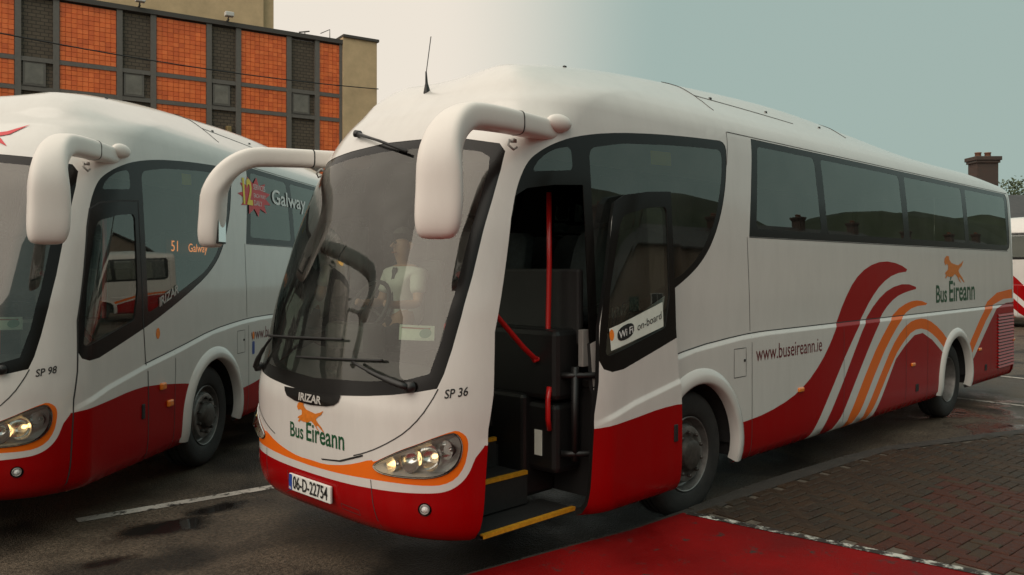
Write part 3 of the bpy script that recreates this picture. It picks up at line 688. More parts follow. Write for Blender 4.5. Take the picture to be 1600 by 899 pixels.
    if plate:
        m = MB(); m.box(-.026, -.008, -.265, .265, .488, .603, c=.004); np_ = m.build('number_plate', 'plate_white', root)
        m = MB(); m.box(-.0285, -.02, .222, .262, .491, .600); m.build('country_band', 'plate_blue', np_)
        for (txt, v0, z0, wd) in ((plate, .205, .508, .44), ('IRL', .257, .498, .03)):
            Vt, Ft, a0, a1 = text2d(txt, 1., .012); k = wd / (a1 - a0)
            Vt = [(-.0305, v0 - (a - a0) * k, z0 + b_ * k * (1.38 if wd > .1 else 1)) for a, b_ in Vt]
            obj('lettering', mesh('lettering', Vt, Ft, 'black_text' if wd > .1 else 'white_text'), np_)
    # wipers
    for pv, el, b0, b1_ in (((-.93, 1.315), (-.48, 1.435), (-.72, 1.465), (.22, 1.42)), ((.92, 1.285), (.64, 1.52), (-.29, 1.572), (.79, 1.535))):
        L_ = lambda A, B, n=14, o=.03: [tuple(on(np.array(float(SV(A[0] + (B[0] - A[0]) * k / n, A[1] + (B[1] - A[1]) * k / n))), np.array(A[1] + (B[1] - A[1]) * k / n), np.array(o))) for k in range(n + 1)]
        m = MB(); m.tube(L_(pv, el, 10, .045), [.022] * 4 + [.016] * 3 + [.010] * 4, 8); q = L_(pv, el, 1, .03)[0]; m.lathe([(.0001, -.02), (.035, -.015), (.035, .03)], 16, 'x', q)
        wp = m.build('wiper', 'black_plastic', root, True)
        m = MB(); m.tube(L_(b0, b1_, 14, .028), .009, 6); m.tube(L_(b0, b1_, 14, .014), .005, 5); m.build('blade', 'rubber', wp, True)
    m = MB(); q0 = Vector(on(np.array(float(SV(.45, 3.09))), np.array(3.09), np.array(.03))); q1 = Vector(on(np.array(float(SV(.02, 2.97))), np.array(2.97), np.array(.05))); q2 = Vector(on(np.array(float(SV(-.37, 2.86))), np.array(2.86), np.array(.03)))
    m.tube([q0, (q0 + q1) / 2, q1], [.018, .012, .008], 8); m.lathe([(.0001, -.03), (.028, -.02), (.028, .03)], 14, 'x', tuple(q0)); wp = m.build('wiper', 'black_plastic', root, True)
    m = MB(); m.tube([(q0 + q1) / 2, q1, q2], .011, 6); m.build('blade', 'rubber', wp, True)
    # roof fittings
    if open_door:
        ax, av = 1.03, .02; az = roof_at(ax, av) + .005
        m = MB(); m.tube([(ax, av, az - .05), (ax, av, az), (ax - .005, av, az + .07), (ax - .01, av, az + .16)], [.03, .028, .011, .006], 8); m.tube([(ax - .01, av, az + .14), (ax - .01, av - .06, az + .42)], .0035, 5); m.build('aerial', 'black_plastic', root)
    for s in (-1, 1):
        q = surf(np.array([s * .62]), np.array([3.42]))[0]
        m = MB(); m.tube([(q[0] - .02, q[1] - .05, q[2] + .03), (q[0] - .01, q[1] + .05, q[2] + .03)], .022, 8); m.build('roof_marker', 'white_text', root, True)
    for x, v in ((1.83, -.7), (1.77, -.3), (3.71, -.85), (4.77, -.85), (6.0, -.85)):
        q = roof_at(x, v); m = MB(); m.box(x - .014, x + .014, v - .01, v + .01, q - .01, q + .012, c=.003); m.build('roof_catch', 'black_plastic', root)
    for L_ in ([(3.25, -.62), (3.42, -.86), (5.2, -.93)], [(3.42, -.86), (3.44, -1.05)], [(6.4, -.6), (6.6, -.9)]):
        pts = [(a[0] + (b_[0] - a[0]) * k / 12, a[1] + (b_[1] - a[1]) * k / 12) for a, b_ in zip(L_[:-1], L_[1:]) for k in range(13)]
        m = MB(); m.tube([(x, v, roof_at(x, v)) for x, v in pts], .004, 5); m.build('roof_seam', 'seam', root)
    # flank details, door side
    for x, z in ((4.62, .87), (7.62, .865), (10.3, .865), (12.06, .9)):
        q = surf(SX(x, z), z); m = MB(); m.box(q[0] - .055, q[0] + .055, q[1] - .02, q[1] + .01, z - .022, z + .022, c=.012); m.build('side_marker', 'amber', root)
    if not open_door:
        for x, z, a in ((1.73, .975, .045), (1.86, .80, .045)):
            q = surf(SX(x, z), z); m = MB(); m.box(q[0] - a, q[0] + a, q[1] - .028, q[1] + .01, z - .032, z + .032, c=.014); m.build('side_indicator', 'amber', root)
    for x, z in ((7.77, .565), (10.6, .575), (3.55, 1.24)):
        q = surf(SX(x, z), z); m = MB(); k = .05 if x > 4 else .013; m.box(q[0] - k, q[0] + k, q[1] - .006, q[1] + .01, z - k * .9, z + k * .9, c=.004); m.build('flap_catch', 'rubber', root)
    # louvre at the rear corner: each slat a piece
    x0, x1, z0, z1 = LOUVRE; lv = poly_decal('louvre', [(x0, z0), (x1, z0), (x1, z1), (x0, z1)], lambda a, b_: (SX(a, b_), b_), 'black_text', root, .003, .1)
    n = 17; w_ = float(np.interp(.9, PZ, PW)) + .02; m = MB()
    dz = (z1 - z0) / n; m.add([(x0, -w_ - .006, 0), (x1, -w_ - .006, 0), (x1, -w_ - .022, -dz * .62), (x0, -w_ - .022, -dz * .62), (x0, -w_ + .004, -dz * .62), (x1, -w_ + .004, -dz * .62)], [(0, 1, 2, 3), (3, 2, 5, 4), (0, 3, 4), (1, 5, 2)])
    sm_ = m.build('slat', 'red_paint', lv, loc=(0, 0, z0 + dz * .9))
    for k in range(1, n):
        c = obj('slat', sm_.data, lv, (0, 0, z0 + dz * (k + .9)))
    if detail:
        lettering('web_address', 'www.buseireann.ie', MX(3.75, 1.215, .0), 'maroon_text', root, 1.34, squash=1.15)
        for wd, a0, wid in (('Bus', 0., .42), ('Éireann', .515, 1.105)): lettering('company_name', wd, MX(8.52 + a0, 1.60), 'green_text', root, wid, bold=.014, squash=1.05)
        poly_decal('dog_emblem', [(9.27 + a * .83, 2.02 + b_ * .42) for a, b_ in DOGC], lambda a, b_: (SX(a, b_), b_), 'dog_orange', root, .003, .03)
    # ---------------- inside
    m = MB(); m.box(1.55, 12.0, -1.2, 1.2, 1.195, 1.245); m.box(.5, 1.55, -.30, 1.2, .975, 1.0); m.build('floor', 'step_tread', root)
    treads = ((.36, -1.165, -.83), (.60, -.88, -.58), (.81, -.62, -.30)); xs = ((.52, 1.41), (.56, 1.22), (.60, 1.16))
    for (z, v0, v1), (a, b_) in zip(treads, xs):
        m = MB(); m.box(a, b_, v0, v1, max(z - .23, .33), z - .005); st = m.build('step', 'step_tread', root)
        m = MB(); m.box(a, b_, v0 - .006, v0 + .028, z - .022, z + .004); m.build('nosing', 'step_yellow', st)
    m = MB(); m.box(1.20, 1.54, -.86, -.25, .40, 1.15, c=.03); m.box(1.24, 1.54, -1.14, -.25, 1.12, 1.62, c=.04); m.box(1.26, 1.54, -1.12, -.3, .60, 1.10, c=.04); m.build('entrance_panel', 'black_plastic', root)
    m = MB(); m.box(1.46, 1.52, -1.16, -.25, 1.5, 2.05, c=.02); m.build('modesty_panel', 'lining', root)
    if open_door:
        m = MB(); m.box(1.252, 1.258, -.99, -.92, .72, .90); m.build('notice', 'paper', root, loc=(0, -.0, 0))
        m = MB(); m.box(.80, 1.02, -.52, -.36, 1.02, 1.06, c=.008); m.build('ticket_machine', 'grey_metal', root, rot=(0, 0, 0))
        m = MB(); m.box(1.405, 1.475, -1.245, -1.20, 1.36, 1.62, c=.004); m.build('jamb_plate', 'grey_metal', root)
    for pts in ([(1.34, -.98, 2.60), (1.345, -.98, 2.1), (1.33, -.98, 1.55), (1.30, -.97, 1.42), (1.20, -.96, 1.40)], [(.42, -1.04, 2.02), (.62, -1.02, 1.88), (.86, -1.0, 1.68), (1.08, -.98, 1.50), (1.20, -.965, 1.42), (1.30, -.955, 1.39)], [(1.235, -1.08, 1.22), (1.21, -1.09, 1.14), (1.21, -1.09, 1.0), (1.235, -1.08, .92)], [(.60, -1.10, 1.22), (.56, -1.14, 1.16), (.55, -1.15, .95), (.56, -1.14, .88)], [(1.0, -.25, 1.0), (1.0, -.25, 1.55), (1.02, -.22, 1.62), (1.25, .0, 1.62), (1.27, .02, 1.5)]):
        m = MB(); m.tube(pts, .019, 10); m.build('handrail', 'rail_red', root, True)
    # dashboard follows the windscreen
    m = MB(); vs_ = np.linspace(-1.0, 1.0, 25); rows = []
    for v in vs_:
        fx = lambda z: float(surf(np.array(float(SV(v, z))), np.array(z))[0])
        rows.append([(fx(1.0) + .10, v, 1.0), (fx(1.30) + .07, v, 1.27), (fx(1.34) + .25, v, 1.36), (fx(1.34) + .45, v, 1.39 + (.05 if v > .1 else 0)), (.82 if v > -.2 else .74, v, 1.33), (.86 if v > -.2 else .76, v, 1.0)])
    n = 6; m.add([p for r_ in rows for p in r_], [(i * n + j, (i + 1) * n + j, (i + 1) * n + j + 1, i * n + j + 1) for i in range(24) for j in range(n - 1)])
    db = m.build('dashboard', 'dash', root, True, angle=50)
    m = MB(); m.box(.62, .86, .30, .85, 1.36, 1.62, c=.05); m.build('instrument_binnacle', 'dash', db)
    m = MB(); T = [R(a) for a in range(0, 361, 12)]; m.tube([(.86 + .10 * math.sin(t), .55 + .235 * math.cos(t), 1.74 + .20 * math.sin(t)) for t in T], .018, 10, caps=False)
    for a in (200, 340, 90): m.tube([(.86, .55, 1.74), (.86 + .10 * math.sin(R(a)), .55 + .235 * math.cos(R(a)), 1.74 + .2 * math.sin(R(a)))], .014, 8)
    m.tube([(.86, .55, 1.74), (.72, .55, 1.45)], .035, 10); m.build('steering_wheel', 'black_plastic', root, True)
    m = MB(); m.box(1.34, 1.46, .28, .82, 1.45, 2.12, c=.05); m.box(1.0, 1.42, .28, .82, 1.38, 1.48, c=.04); m.box(1.1, 1.35, .42, .68, 1.0, 1.4); m.box(1.35, 1.45, .42, .68, 2.1, 2.30, c=.04); m.build('driver_seat', 'seat_cloth', root)
    if detail:
        PR = [(-.77, 1.70), (-1.0, 1.695), (-1.012, 1.603), (-.785, 1.604)]; F2 = lambda a, b_: (SV(a, b_), b_)
        pm = poly_decal('permit_notice', PR, F2, 'paper', root, -.012)
        poly_decal('stamp', ell(-.955, 1.648, .035, .03, 0, 345, 16), F2, 'paper_ink', pm, -.010); poly_decal('printed_line', [(-.79, 1.685), (-.98, 1.682), (-.98, 1.672), (-.79, 1.676)], F2, 'dog_dark', pm, -.010)
    # seats
    for r_ in range(11):
        for s in (-1, 1):
            x = 2.15 + r_ * .84
            if x > 11.3: continue
            st = obj('seat', SM[0], root, (x, s * .72, 1.245)); obj('backrest', SM[1], st)
    return root

bus_a = make_bus((0, 1.275, 0), 0, 'white and red coach with its passenger door standing open, in the middle', 'SP 36', '06-D-22754', True)
bus_b = make_bus((-2.130, 3.756, 0), R(40), 'white and red coach with closed door at the left edge', 'SP 98', None, False)
# ------------------------------------------------------------------ where pixels of the survey lie on the ground plan
def plan(r, d): return (-3.05 + (r + d) * .70710678, -3.72 + (d - r) * .70710678)

# ------------------------------------------------------------------ ground
def asphalt_mat():
    m = mat('asphalt', (.035, .032, .03), .45, spec=.22); t = m.node_tree; b = t.nodes['Principled BSDF']; N = t.nodes.new; L = t.links.new
    tc = N('ShaderNodeTexCoord')
    n1 = N('ShaderNodeTexNoise'); n1.inputs['Scale'].default_value = 1.1; n1.inputs['Detail'].default_value = 6; n1.inputs['Roughness'].default_value = .6
    n2 = N('ShaderNodeTexNoise'); n2.inputs['Scale'].default_value = 34; n2.inputs['Detail'].default_value = 6; n2.inputs['Roughness'].default_value = .75
    vo = N('ShaderNodeTexVoronoi'); vo.inputs['Scale'].default_value = 75
    for n in (n1, n2, vo): L(tc.outputs['Object'], n.inputs['Vector'])
    acc = None
    for cx, cy, sx, sy in ((-.30, 2.86, .42, .20), (.15, 3.05, .35, .16), (-1.0, 2.35, .30, .12), (10.6, -1.0, 2.2, 1.2), (13.5, -2.2, 3.0, 1.2)):
        s_ = N('ShaderNodeVectorMath'); s_.operation = 'SUBTRACT'; s_.inputs[1].default_value = (cx, cy, 0); L(tc.outputs['Object'], s_.inputs[0])
        d_ = N('ShaderNodeVectorMath'); d_.operation = 'DIVIDE'; d_.inputs[1].default_value = (sx, sy, 1); L(s_.outputs[0], d_.inputs[0])
        l_ = N('ShaderNodeVectorMath'); l_.operation = 'LENGTH'; L(d_.outputs[0], l_.inputs[0])
        if acc is None: acc = l_.outputs['Value']
        else:
            k = N('ShaderNodeMath'); k.operation = 'MINIMUM'; L(acc, k.inputs[0]); L(l_.outputs['Value'], k.inputs[1]); acc = k.outputs[0]
    a = N('ShaderNodeMath'); a.operation = 'MULTIPLY_ADD'; a.inputs[1].default_value = 3.6; L(n1.outputs['Fac'], a.inputs[0]); L(acc, a.inputs[2])
    wet = N('ShaderNodeMapRange'); wet.inputs[1].default_value = 2.3; wet.inputs[2].default_value = 2.9; wet.inputs[3].default_value = 1; wet.inputs[4].default_value = 0; L(a.outputs[0], wet.inputs[0])
    ramp = N('ShaderNodeValToRGB'); e = ramp.color_ramp.elements; e[0].position = .3; e[0].color = (.020, .015, .011, 1); e[1].position = .66; e[1].color = (.075, .057, .041, 1)
    L(n1.outputs['Fac'], ramp.inputs[0])
    sp = N('ShaderNodeMix'); sp.data_type = 'RGBA'; sp.blend_type = 'MULTIPLY'; sp.inputs[0].default_value = 1.; L(ramp.outputs[0], sp.inputs[6])
    r2 = N('ShaderNodeMapRange'); r2.inputs[1].default_value = .3; r2.inputs[2].default_value = .7; r2.inputs[3].default_value = .0; r2.inputs[4].default_value = 2.6; L(n2.outputs['Fac'], r2.inputs[0]); L(r2.outputs[0], sp.inputs[7])
    n4 = N('ShaderNodeTexNoise'); n4.inputs['Scale'].default_value = .45; n4.inputs['Detail'].default_value = 3; n4.inputs['Distortion'].default_value = .6; L(tc.outputs['Object'], n4.inputs['Vector'])
    r5 = N('ShaderNodeMapRange'); r5.inputs[1].default_value = .44; r5.inputs[2].default_value = .50; r5.inputs[3].default_value = .32; r5.inputs[4].default_value = 1.15; L(n4.outputs['Fac'], r5.inputs[0])
    pm = N('ShaderNodeMix'); pm.data_type = 'RGBA'; pm.blend_type = 'MULTIPLY'; pm.inputs[0].default_value = 1; L(sp.outputs[2], pm.inputs[6]); L(r5.outputs[0], pm.inputs[7]); sp = pm
    wm = N('ShaderNodeMix'); wm.data_type = 'RGBA'; wm.inputs[7].default_value = (.014, .012, .011, 1); L(wet.outputs[0], wm.inputs[0]); L(sp.outputs[2], wm.inputs[6]); L(wm.outputs[2], b.inputs['Base Color'])
    rr = N('ShaderNodeMapRange'); rr.inputs[1].default_value = .35; rr.inputs[2].default_value = .65; rr.inputs[3].default_value = .38; rr.inputs[4].default_value = .62; L(n1.outputs['Fac'], rr.inputs[0])
    rm = N('ShaderNodeMix'); rm.data_type = 'FLOAT'; L(wet.outputs[0], rm.inputs[0]); L(rr.outputs[0], rm.inputs[2]); rm.inputs[3].default_value = .035; L(rm.outputs[0], b.inputs['Roughness'])
    bs = N('ShaderNodeMapRange'); bs.inputs[3].default_value = .9; bs.inputs[4].default_value = .01; L(wet.outputs[0], bs.inputs[0])
    bp = N('ShaderNodeBump'); bp.inputs['Distance'].default_value = .008; L(bs.outputs[0], bp.inputs['Strength']); L(vo.outputs['Distance'], bp.inputs['Height']); L(bp.outputs[0], b.inputs['Normal'])
asphalt_mat()
m = MB(); m.add([(-250, -250, 0), (350, -250, 0), (350, 350, 0), (-250, 350, 0)], [(0, 1, 2, 3)]); g = m.build('ground', 'asphalt'); tag(g, 'dark wet asphalt of the coach station yard', kind='structure')

def worn(name, col, cover=.5, scale=5., rough=.6, sheet=False):
    """road paint with patches worn through"""
    m = mat(name, col, rough, spec=.10); t = m.node_tree; b = t.nodes['Principled BSDF']; N = t.nodes.new; L = t.links.new
    tc = N('ShaderNodeTexCoord'); n = N('ShaderNodeTexNoise'); n.inputs['Scale'].default_value = scale; n.inputs['Detail'].default_value = 9; n.inputs['Roughness'].default_value = .72; L(tc.outputs['Object'], n.inputs['Vector'])
    n3 = N('ShaderNodeTexNoise'); n3.inputs['Scale'].default_value = 1.3; n3.inputs['Detail'].default_value = 5; L(tc.outputs['Object'], n3.inputs['Vector'])
    r = N('ShaderNodeMapRange'); r.inputs[1].default_value = cover - .03; r.inputs[2].default_value = cover + .05; L(n.outputs['Fac'], r.inputs[0])
    mx = N('ShaderNodeMix'); mx.data_type = 'RGBA'; mx.inputs[6].default_value = (.035, .03, .027, 1); L(r.outputs[0], mx.inputs[0])
    v = N('ShaderNodeVectorMath'); v.operation = 'SCALE'; v.inputs[0].default_value = col; rr = N('ShaderNodeMapRange'); rr.inputs[1].default_value = .3; rr.inputs[2].default_value = .7; rr.inputs[3].default_value = .6; rr.inputs[4].default_value = 1.25; L(n3.outputs['Fac'], rr.inputs[0]); L(rr.outputs[0], v.inputs[3]); L(v.outputs[0], mx.inputs[7])
    L(mx.outputs[2], b.inputs['Base Color'])
    r4 = N('ShaderNodeMapRange'); r4.inputs[1].default_value = .35; r4.inputs[2].default_value = .65; r4.inputs[3].default_value = rough - .22; r4.inputs[4].default_value = rough + .1; L(n3.outputs['Fac'], r4.inputs[0]); L(r4.outputs[0], b.inputs['Roughness'])
    n2 = N('ShaderNodeTexNoise'); n2.inputs['Scale'].default_value = 70; n2.inputs['Detail'].default_value = 5; L(tc.outputs['Object'], n2.inputs['Vector'])
    bp = N('ShaderNodeBump'); bp.inputs['Strength'].default_value = .35; bp.inputs['Distance'].default_value = .008; L(n2.outputs['Fac'], bp.inputs['Height']); L(bp.outputs[0], b.inputs['Normal'])
worn('line_paint', (.52, .47, .42), .44, 7.); worn('red_surface', (.17, .003, .003), .37, 6., .62); worn('edge_paint', (.50, .50, .45), .53, 9.)
def strip_mark(name, pts, w, z, m_, label):
    P = np.array(pts, float); d = np.gradient(P, axis=0); d /= np.linalg.norm(d, axis=1, keepdims=True); n = np.stack([-d[:, 1], d[:, 0]], -1); V = []
    for p, q in zip(P, n): V += [(p[0] - q[0] * w / 2, p[1] - q[1] * w / 2, z), (p[0] + q[0] * w / 2, p[1] + q[1] * w / 2, z)]
    mb = MB(); mb.add(V, [(2 * i, 2 * i + 1, 2 * i + 3, 2 * i + 2) for i in range(len(P) - 1)]); o = mb.build(name, m_); tag(o, label, kind='structure'); return o
strip_mark('bay_line', [(-.80, 3.53), (.85, 3.345), (5.5, 2.85)], .13, .004, 'line_paint', 'worn white bay line between the two coaches')
strip_mark('bay_line', [(11.2, 1.2), (11.0, -.4), (10.7, -3.5)], .12, .004, 'line_paint', 'white line on the wet asphalt behind the right-hand coach')
strip_mark('bay_line', [(14.6, 1.2), (14.3, -.6), (13.8, -4.)], .12, .004, 'line_paint', 'second white line on the far wet asphalt')

# raised boarding platform: red surfacing by the door, block paving beyond
EDGE = [(-.9, .33), (.43, .165), (1.26, .06), (1.87, -.03), (2.51, -.058), (3.11, -.015), (4.16, -.062), (5.21, -.136), (5.99, -.20), (6.73, -.476), (8.29, -1.057), (11., -2.2), (16., -4.6)]
TOP = .12
m = MB(); m.prism([(x, y) for x, y in EDGE] + [(16, -12), (-6, -12), (-6, 1.0)], 0.0, .055); pf = m.build('platform', 'underbody' if 0 else 'kerb' if 'kerb' in M else 'underbody'); tag(pf, 'raised boarding platform beside the coach', kind='structure')
mat('kerb', (.032, .026, .021), .7, var=.35, vscale=5, bump=.3, bscale=60); pf.data.materials[0] = M['kerb']
RX = lambda y: 2.53 - (y + .08) * .105          # where the red surfacing meets the blocks
m = MB(); m.prism([(-.9, .335), (.43, .17), (1.26, .065), (1.87, -.025), (RX(-.06), -.055), (RX(-12), -12), (-6, -12), (-6, 1.0)], .055, TOP); rs = m.build('red_surfacing', 'red_surface'); tag(rs, 'red painted surfacing in front of the coach door', kind='structure')
strip_mark('edge_line', [(RX(y) + .012, y) for y in np.linspace(-.09, -4, 9)], .085, TOP + .004, 'edge_paint', 'broken white line along the edge of the red surfacing')
# kerb stones under the edge of the platform, each its own piece
ke = [Vector((x, y)) for x, y in EDGE]; kd = [0]
for a, b_ in zip(ke[:-1], ke[1:]): kd.append(kd[-1] + (b_ - a).length)
def along(s_): return Vector((np.interp(s_, kd, [p.x for p in ke]), np.interp(s_, kd, [p.y for p in ke])))
s_ = 0
while s_ < kd[-1] - .9:
    a, b_ = along(s_ + .006), along(s_ + .894); c = (a + b_) / 2; d = (b_ - a); k = MB(); k.box(-d.length / 2, d.length / 2, -.06, .05, 0, .118 + random.uniform(-.004, .002), c=.012)
    k.build('kerb_stone', 'kerb', pf, loc=(c.x, c.y, 0), rot=(0, 0, math.atan2(d.y, d.x))); s_ += .9
strip_mark('mortar_edge', [(x, y - .085) for x, y in EDGE[4:]], .13, TOP - .003, 'kerb', 'dark mortar strip along the edge of the block paving')
# block paving: herringbone
for i, c in enumerate(((.040, .026, .017), (.034, .023, .016), (.046, .028, .017), (.055, .020, .013), (.036, .027, .019))): mat('block_%d' % i, c, .5, var=.3, vscale=16, bump=.35, bscale=120, coords='Object', rvar=.14, spec=.14)
ey_ = lambda x: float(np.interp(x, [p[0] for p in EDGE], [p[1] for p in EDGE]))
blocks = []
A_ = R(-4); ca, sa = math.cos(A_), math.sin(A_); bl = .1
for i in range(-60, 150):
    for j in range(-110, 20):
        k = (i - j) % 4
        if k == 0: cx, cy, rot = i + 1., j + .5, 0
        elif k == 3: cx, cy, rot = i + .5, j + 1., 1
        else: continue
        x, y = cx * bl, cy * bl; X, Y = 2.6 + x * ca - y * sa, -.2 + x * sa + y * ca
        if X > 15.5 or Y < -7.5: continue
        r0 = .105
        if X - r0 * (.9 if rot == 0 else .5) < RX(Y) + .03 or max(Y - ey_(X - .1), Y - ey_(X + .1)) + (.10 if rot else .05) > -.052 or X < 2.5: continue
        blocks.append((X, Y, rot))
def vis(X, Y):
    dx, dy = X + 3.05, Y + 3.72; r, d = (dx - dy) * .70710678, (dx + dy) * .70710678
    if d < 1: return None
    px, py = 800 + 1291 * r / d, 418 + 1291 * (2.06 - TOP) / d
    return d if -20 < px < 1620 and py < 915 else None
vb = sorted([(vis(*b[:2]), i) for i, b in enumerate(blocks) if vis(*b[:2])])
near = set(i for _, i in vb[:300])
def block_mesh(i):
    mb = MB(); mb.box(-.096, .096, -.046, .046, -.05, .0, c=0)
    V = [(-.096, -.046, -.06), (.096, -.046, -.06), (.096, .046, -.06), (-.096, .046, -.06), (-.096, -.046, -.006), (.096, -.046, -.006), (.096, .046, -.006), (-.096, .046, -.006), (-.087, -.037, 0), (.087, -.037, 0), (.087, .037, 0), (-.087, .037, 0)]
    Fq = [(0, 1, 5, 4), (1, 2, 6, 5), (2, 3, 7, 6), (3, 0, 4, 7), (4, 5, 9, 8), (5, 6, 10, 9), (6, 7, 11, 10), (7, 4, 8, 11), (8, 9, 10, 11)]
    return V, Fq, mesh('paving_block', V, Fq, 'block_%d' % i)
BK = [block_mesh(i) for i in range(5)]
pv = empty('block_paving', (0, 0, 0)); tag(pv, 'dark brown herringbone block paving beside the coach', kind='structure')
base = MB(); base.prism([(RX(-.06) + .02, -.07)] + [(x, y - .055) for x, y in EDGE[5:]] + [(16, -12), (RX(-12) + .02, -12)], .056, TOP - .014); mat('joint_sand', (.085, .068, .05), .8, var=.4, vscale=20); base.build('bedding', 'joint_sand', pv)
rest = MB()
for i, (X, Y, rot) in enumerate(blocks):
    redder = (Y + 1.95 < (X - 2.9) * .16) and False or (Y < -1.35 - (X - 3.2) * -.12 and X < 5.2)
    k = random.choice((3, 3, 2, 3)) if redder else random.choice((0, 0, 1, 2, 4))
    rz = A_ + (R(90) if rot else 0) + random.uniform(-.012, .012); z = TOP + random.uniform(-.003, .002)
    if i in near:
        obj('paving_block', BK[k][2], pv, (X, Y, z), (random.uniform(-.012, .012), random.uniform(-.008, .008), rz))
    else:
        c, s2 = math.cos(rz), math.sin(rz); rest.add([(X + a * c - b_ * s2, Y + a * s2 + b_ * c, z + h) for a, b_, h in BK[k][0]], BK[k][1], k)
ro = rest.build('paving_blocks', ['block_%d' % i for i in range(5)], pv, fix=False); ro['kind'] = 'stuff'

# ------------------------------------------------------------------ orange tiled building behind
[mat('orange_tile_%d' % i, c, .5, var=.16, vscale=1.2) for i, c in enumerate(((.86, .18, .04), (.80, .155, .036), (.90, .20, .05), (.74, .14, .034)))]; mat('grey_frame', (.14, .125, .11), .6, var=.12); mat('beige_render', (.60, .43, .25), .85, var=.14, vscale=1.5, bump=.1, bscale=30); mat('dark_coping', (.07, .06, .052), .6); mat('window_painted_sky', (.17, .15, .125), .18, coat=.3, var=.3, vscale=2); mat('window_dark', (.035, .035, .033), .12, coat=.5)
def brick_mat(name, c1, c2, mort, sc, rough=.8):
    m = mat(name, c1, rough); t = m.node_tree; b = t.nodes['Principled BSDF']; N = t.nodes.new
    tc = N('ShaderNodeTexCoord'); mp = N('ShaderNodeMapping'); mp.inputs['Rotation'].default_value = (R(90), 0, 0); br = N('ShaderNodeTexBrick')
    br.inputs['Color1'].default_value = (*c1, 1); br.inputs['Color2'].default_value = (*c2, 1); br.inputs['Mortar'].default_value = (*mort, 1); br.inputs['Scale'].default_value = sc; br.inputs['Mortar Size'].default_value = .03
    t.links.new(tc.outputs['Object'], mp.inputs[0]); t.links.new(mp.outputs[0], br.inputs[0]); t.links.new(br.outputs[0], b.inputs['Base Color'])
    bp = N('ShaderNodeBump'); bp.inputs['Strength'].default_value = .5; bp.inputs['Distance'].default_value = .01; bp.invert = True; t.links.new(br.outputs['Fac'], bp.inputs['Height']); t.links.new(bp.outputs[0], b.inputs['Normal'])
brick_mat('dark_block', (.10, .075, .053), (.125, .095, .066), (.05, .04, .03), 1.9); brick_mat('chimney_brick', (.075, .04, .028), (.05, .033, .026), (.08, .072, .065), 4.5)
FA = R(-11.5); fo = plan(-7.39, 36.)
bu = empty('tiled_building', (fo[0], fo[1], 0), FA); tag(bu, 'building clad in orange tile panels with dark block bays, behind the coaches', 'building')
def q_of(px): k = (px - 800) / 1291.; return (-7.39 - k * 36) / (k * .552 - .834)
TOPZ = 11.8
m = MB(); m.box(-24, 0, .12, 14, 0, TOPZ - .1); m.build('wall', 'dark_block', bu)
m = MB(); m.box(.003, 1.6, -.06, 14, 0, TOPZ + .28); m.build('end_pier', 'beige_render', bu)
m = MB(); m.box(-24, .0, -.06, .4, TOPZ - .02, TOPZ + .16); m.box(.0, 1.68, -.14, 14, TOPZ + .285, TOPZ + .40); m.build('coping', 'dark_coping', bu)
cols = [(q_of(28), q_of(88), 'd'), (q_of(88), q_of(187), 'o'), (q_of(187), q_of(240), 'd'), (q_of(240), q_of(327), 'o'), (q_of(327), q_of(373), 'd'), (q_of(373), q_of(452), 'o'), (q_of(452), q_of(496), 'd'), (q_of(496), 0., 'o')]
cols = [(q_of(28) - 2.1, q_of(28), 'o'), (q_of(28) - 3.35, q_of(28) - 2.1, 'd'), (q_of(28) - 5.5, q_of(28) - 3.35, 'o')] + cols
rows = [(9.60, 11.72), (8.55, 9.45), (6.97, 8.40), (5.85, 6.80), (4.3, 5.7), (1.2, 4.15)]
xe = sorted(set(round(c[0], 3) for c in cols) | {-.03})
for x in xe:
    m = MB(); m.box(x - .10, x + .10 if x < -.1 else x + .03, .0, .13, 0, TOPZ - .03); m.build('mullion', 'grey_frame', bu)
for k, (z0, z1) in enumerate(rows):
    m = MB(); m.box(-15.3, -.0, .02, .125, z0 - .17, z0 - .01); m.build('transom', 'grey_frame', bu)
for a, b_, kind in cols:
    for ri, (z0, z1) in enumerate(rows):
        x0, x1 = a + .11, b_ - (.11 if b_ < -.1 else .03)
        if kind == 'o':
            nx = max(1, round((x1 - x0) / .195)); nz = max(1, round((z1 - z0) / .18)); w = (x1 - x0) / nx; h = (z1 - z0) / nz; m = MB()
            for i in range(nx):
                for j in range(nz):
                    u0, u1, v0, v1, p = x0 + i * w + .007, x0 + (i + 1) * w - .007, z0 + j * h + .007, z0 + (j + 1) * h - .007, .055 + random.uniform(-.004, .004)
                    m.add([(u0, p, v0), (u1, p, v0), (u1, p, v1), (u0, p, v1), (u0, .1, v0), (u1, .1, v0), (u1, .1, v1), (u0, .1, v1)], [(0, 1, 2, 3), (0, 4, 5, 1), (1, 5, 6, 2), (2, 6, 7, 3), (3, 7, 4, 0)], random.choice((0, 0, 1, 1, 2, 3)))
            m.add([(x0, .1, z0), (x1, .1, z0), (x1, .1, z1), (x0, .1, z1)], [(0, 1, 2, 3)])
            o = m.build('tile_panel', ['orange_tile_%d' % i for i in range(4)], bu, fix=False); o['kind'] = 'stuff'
        elif ri in (1, 4):
            xa, xb = a + .15, b_ - .33
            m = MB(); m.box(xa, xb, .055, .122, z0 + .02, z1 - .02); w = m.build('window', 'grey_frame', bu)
            m = MB(); m.box(xa + .07, xb - .07, .045, .06, z0 + .09, z1 - .09); m.build('pane', 'window_painted_sky', w)  # pane grey stands for reflected sky, put into the base colour
            m = MB(); m.box(xa - .03, xb + .03, .0, .06, z0 - .005, z0 + .03); m.build('sill', 'dark_coping', w)
up = empty('rendered_block', bu.location, FA); tag(up, 'taller plain beige rendered block rising above the tiled facade', 'building')
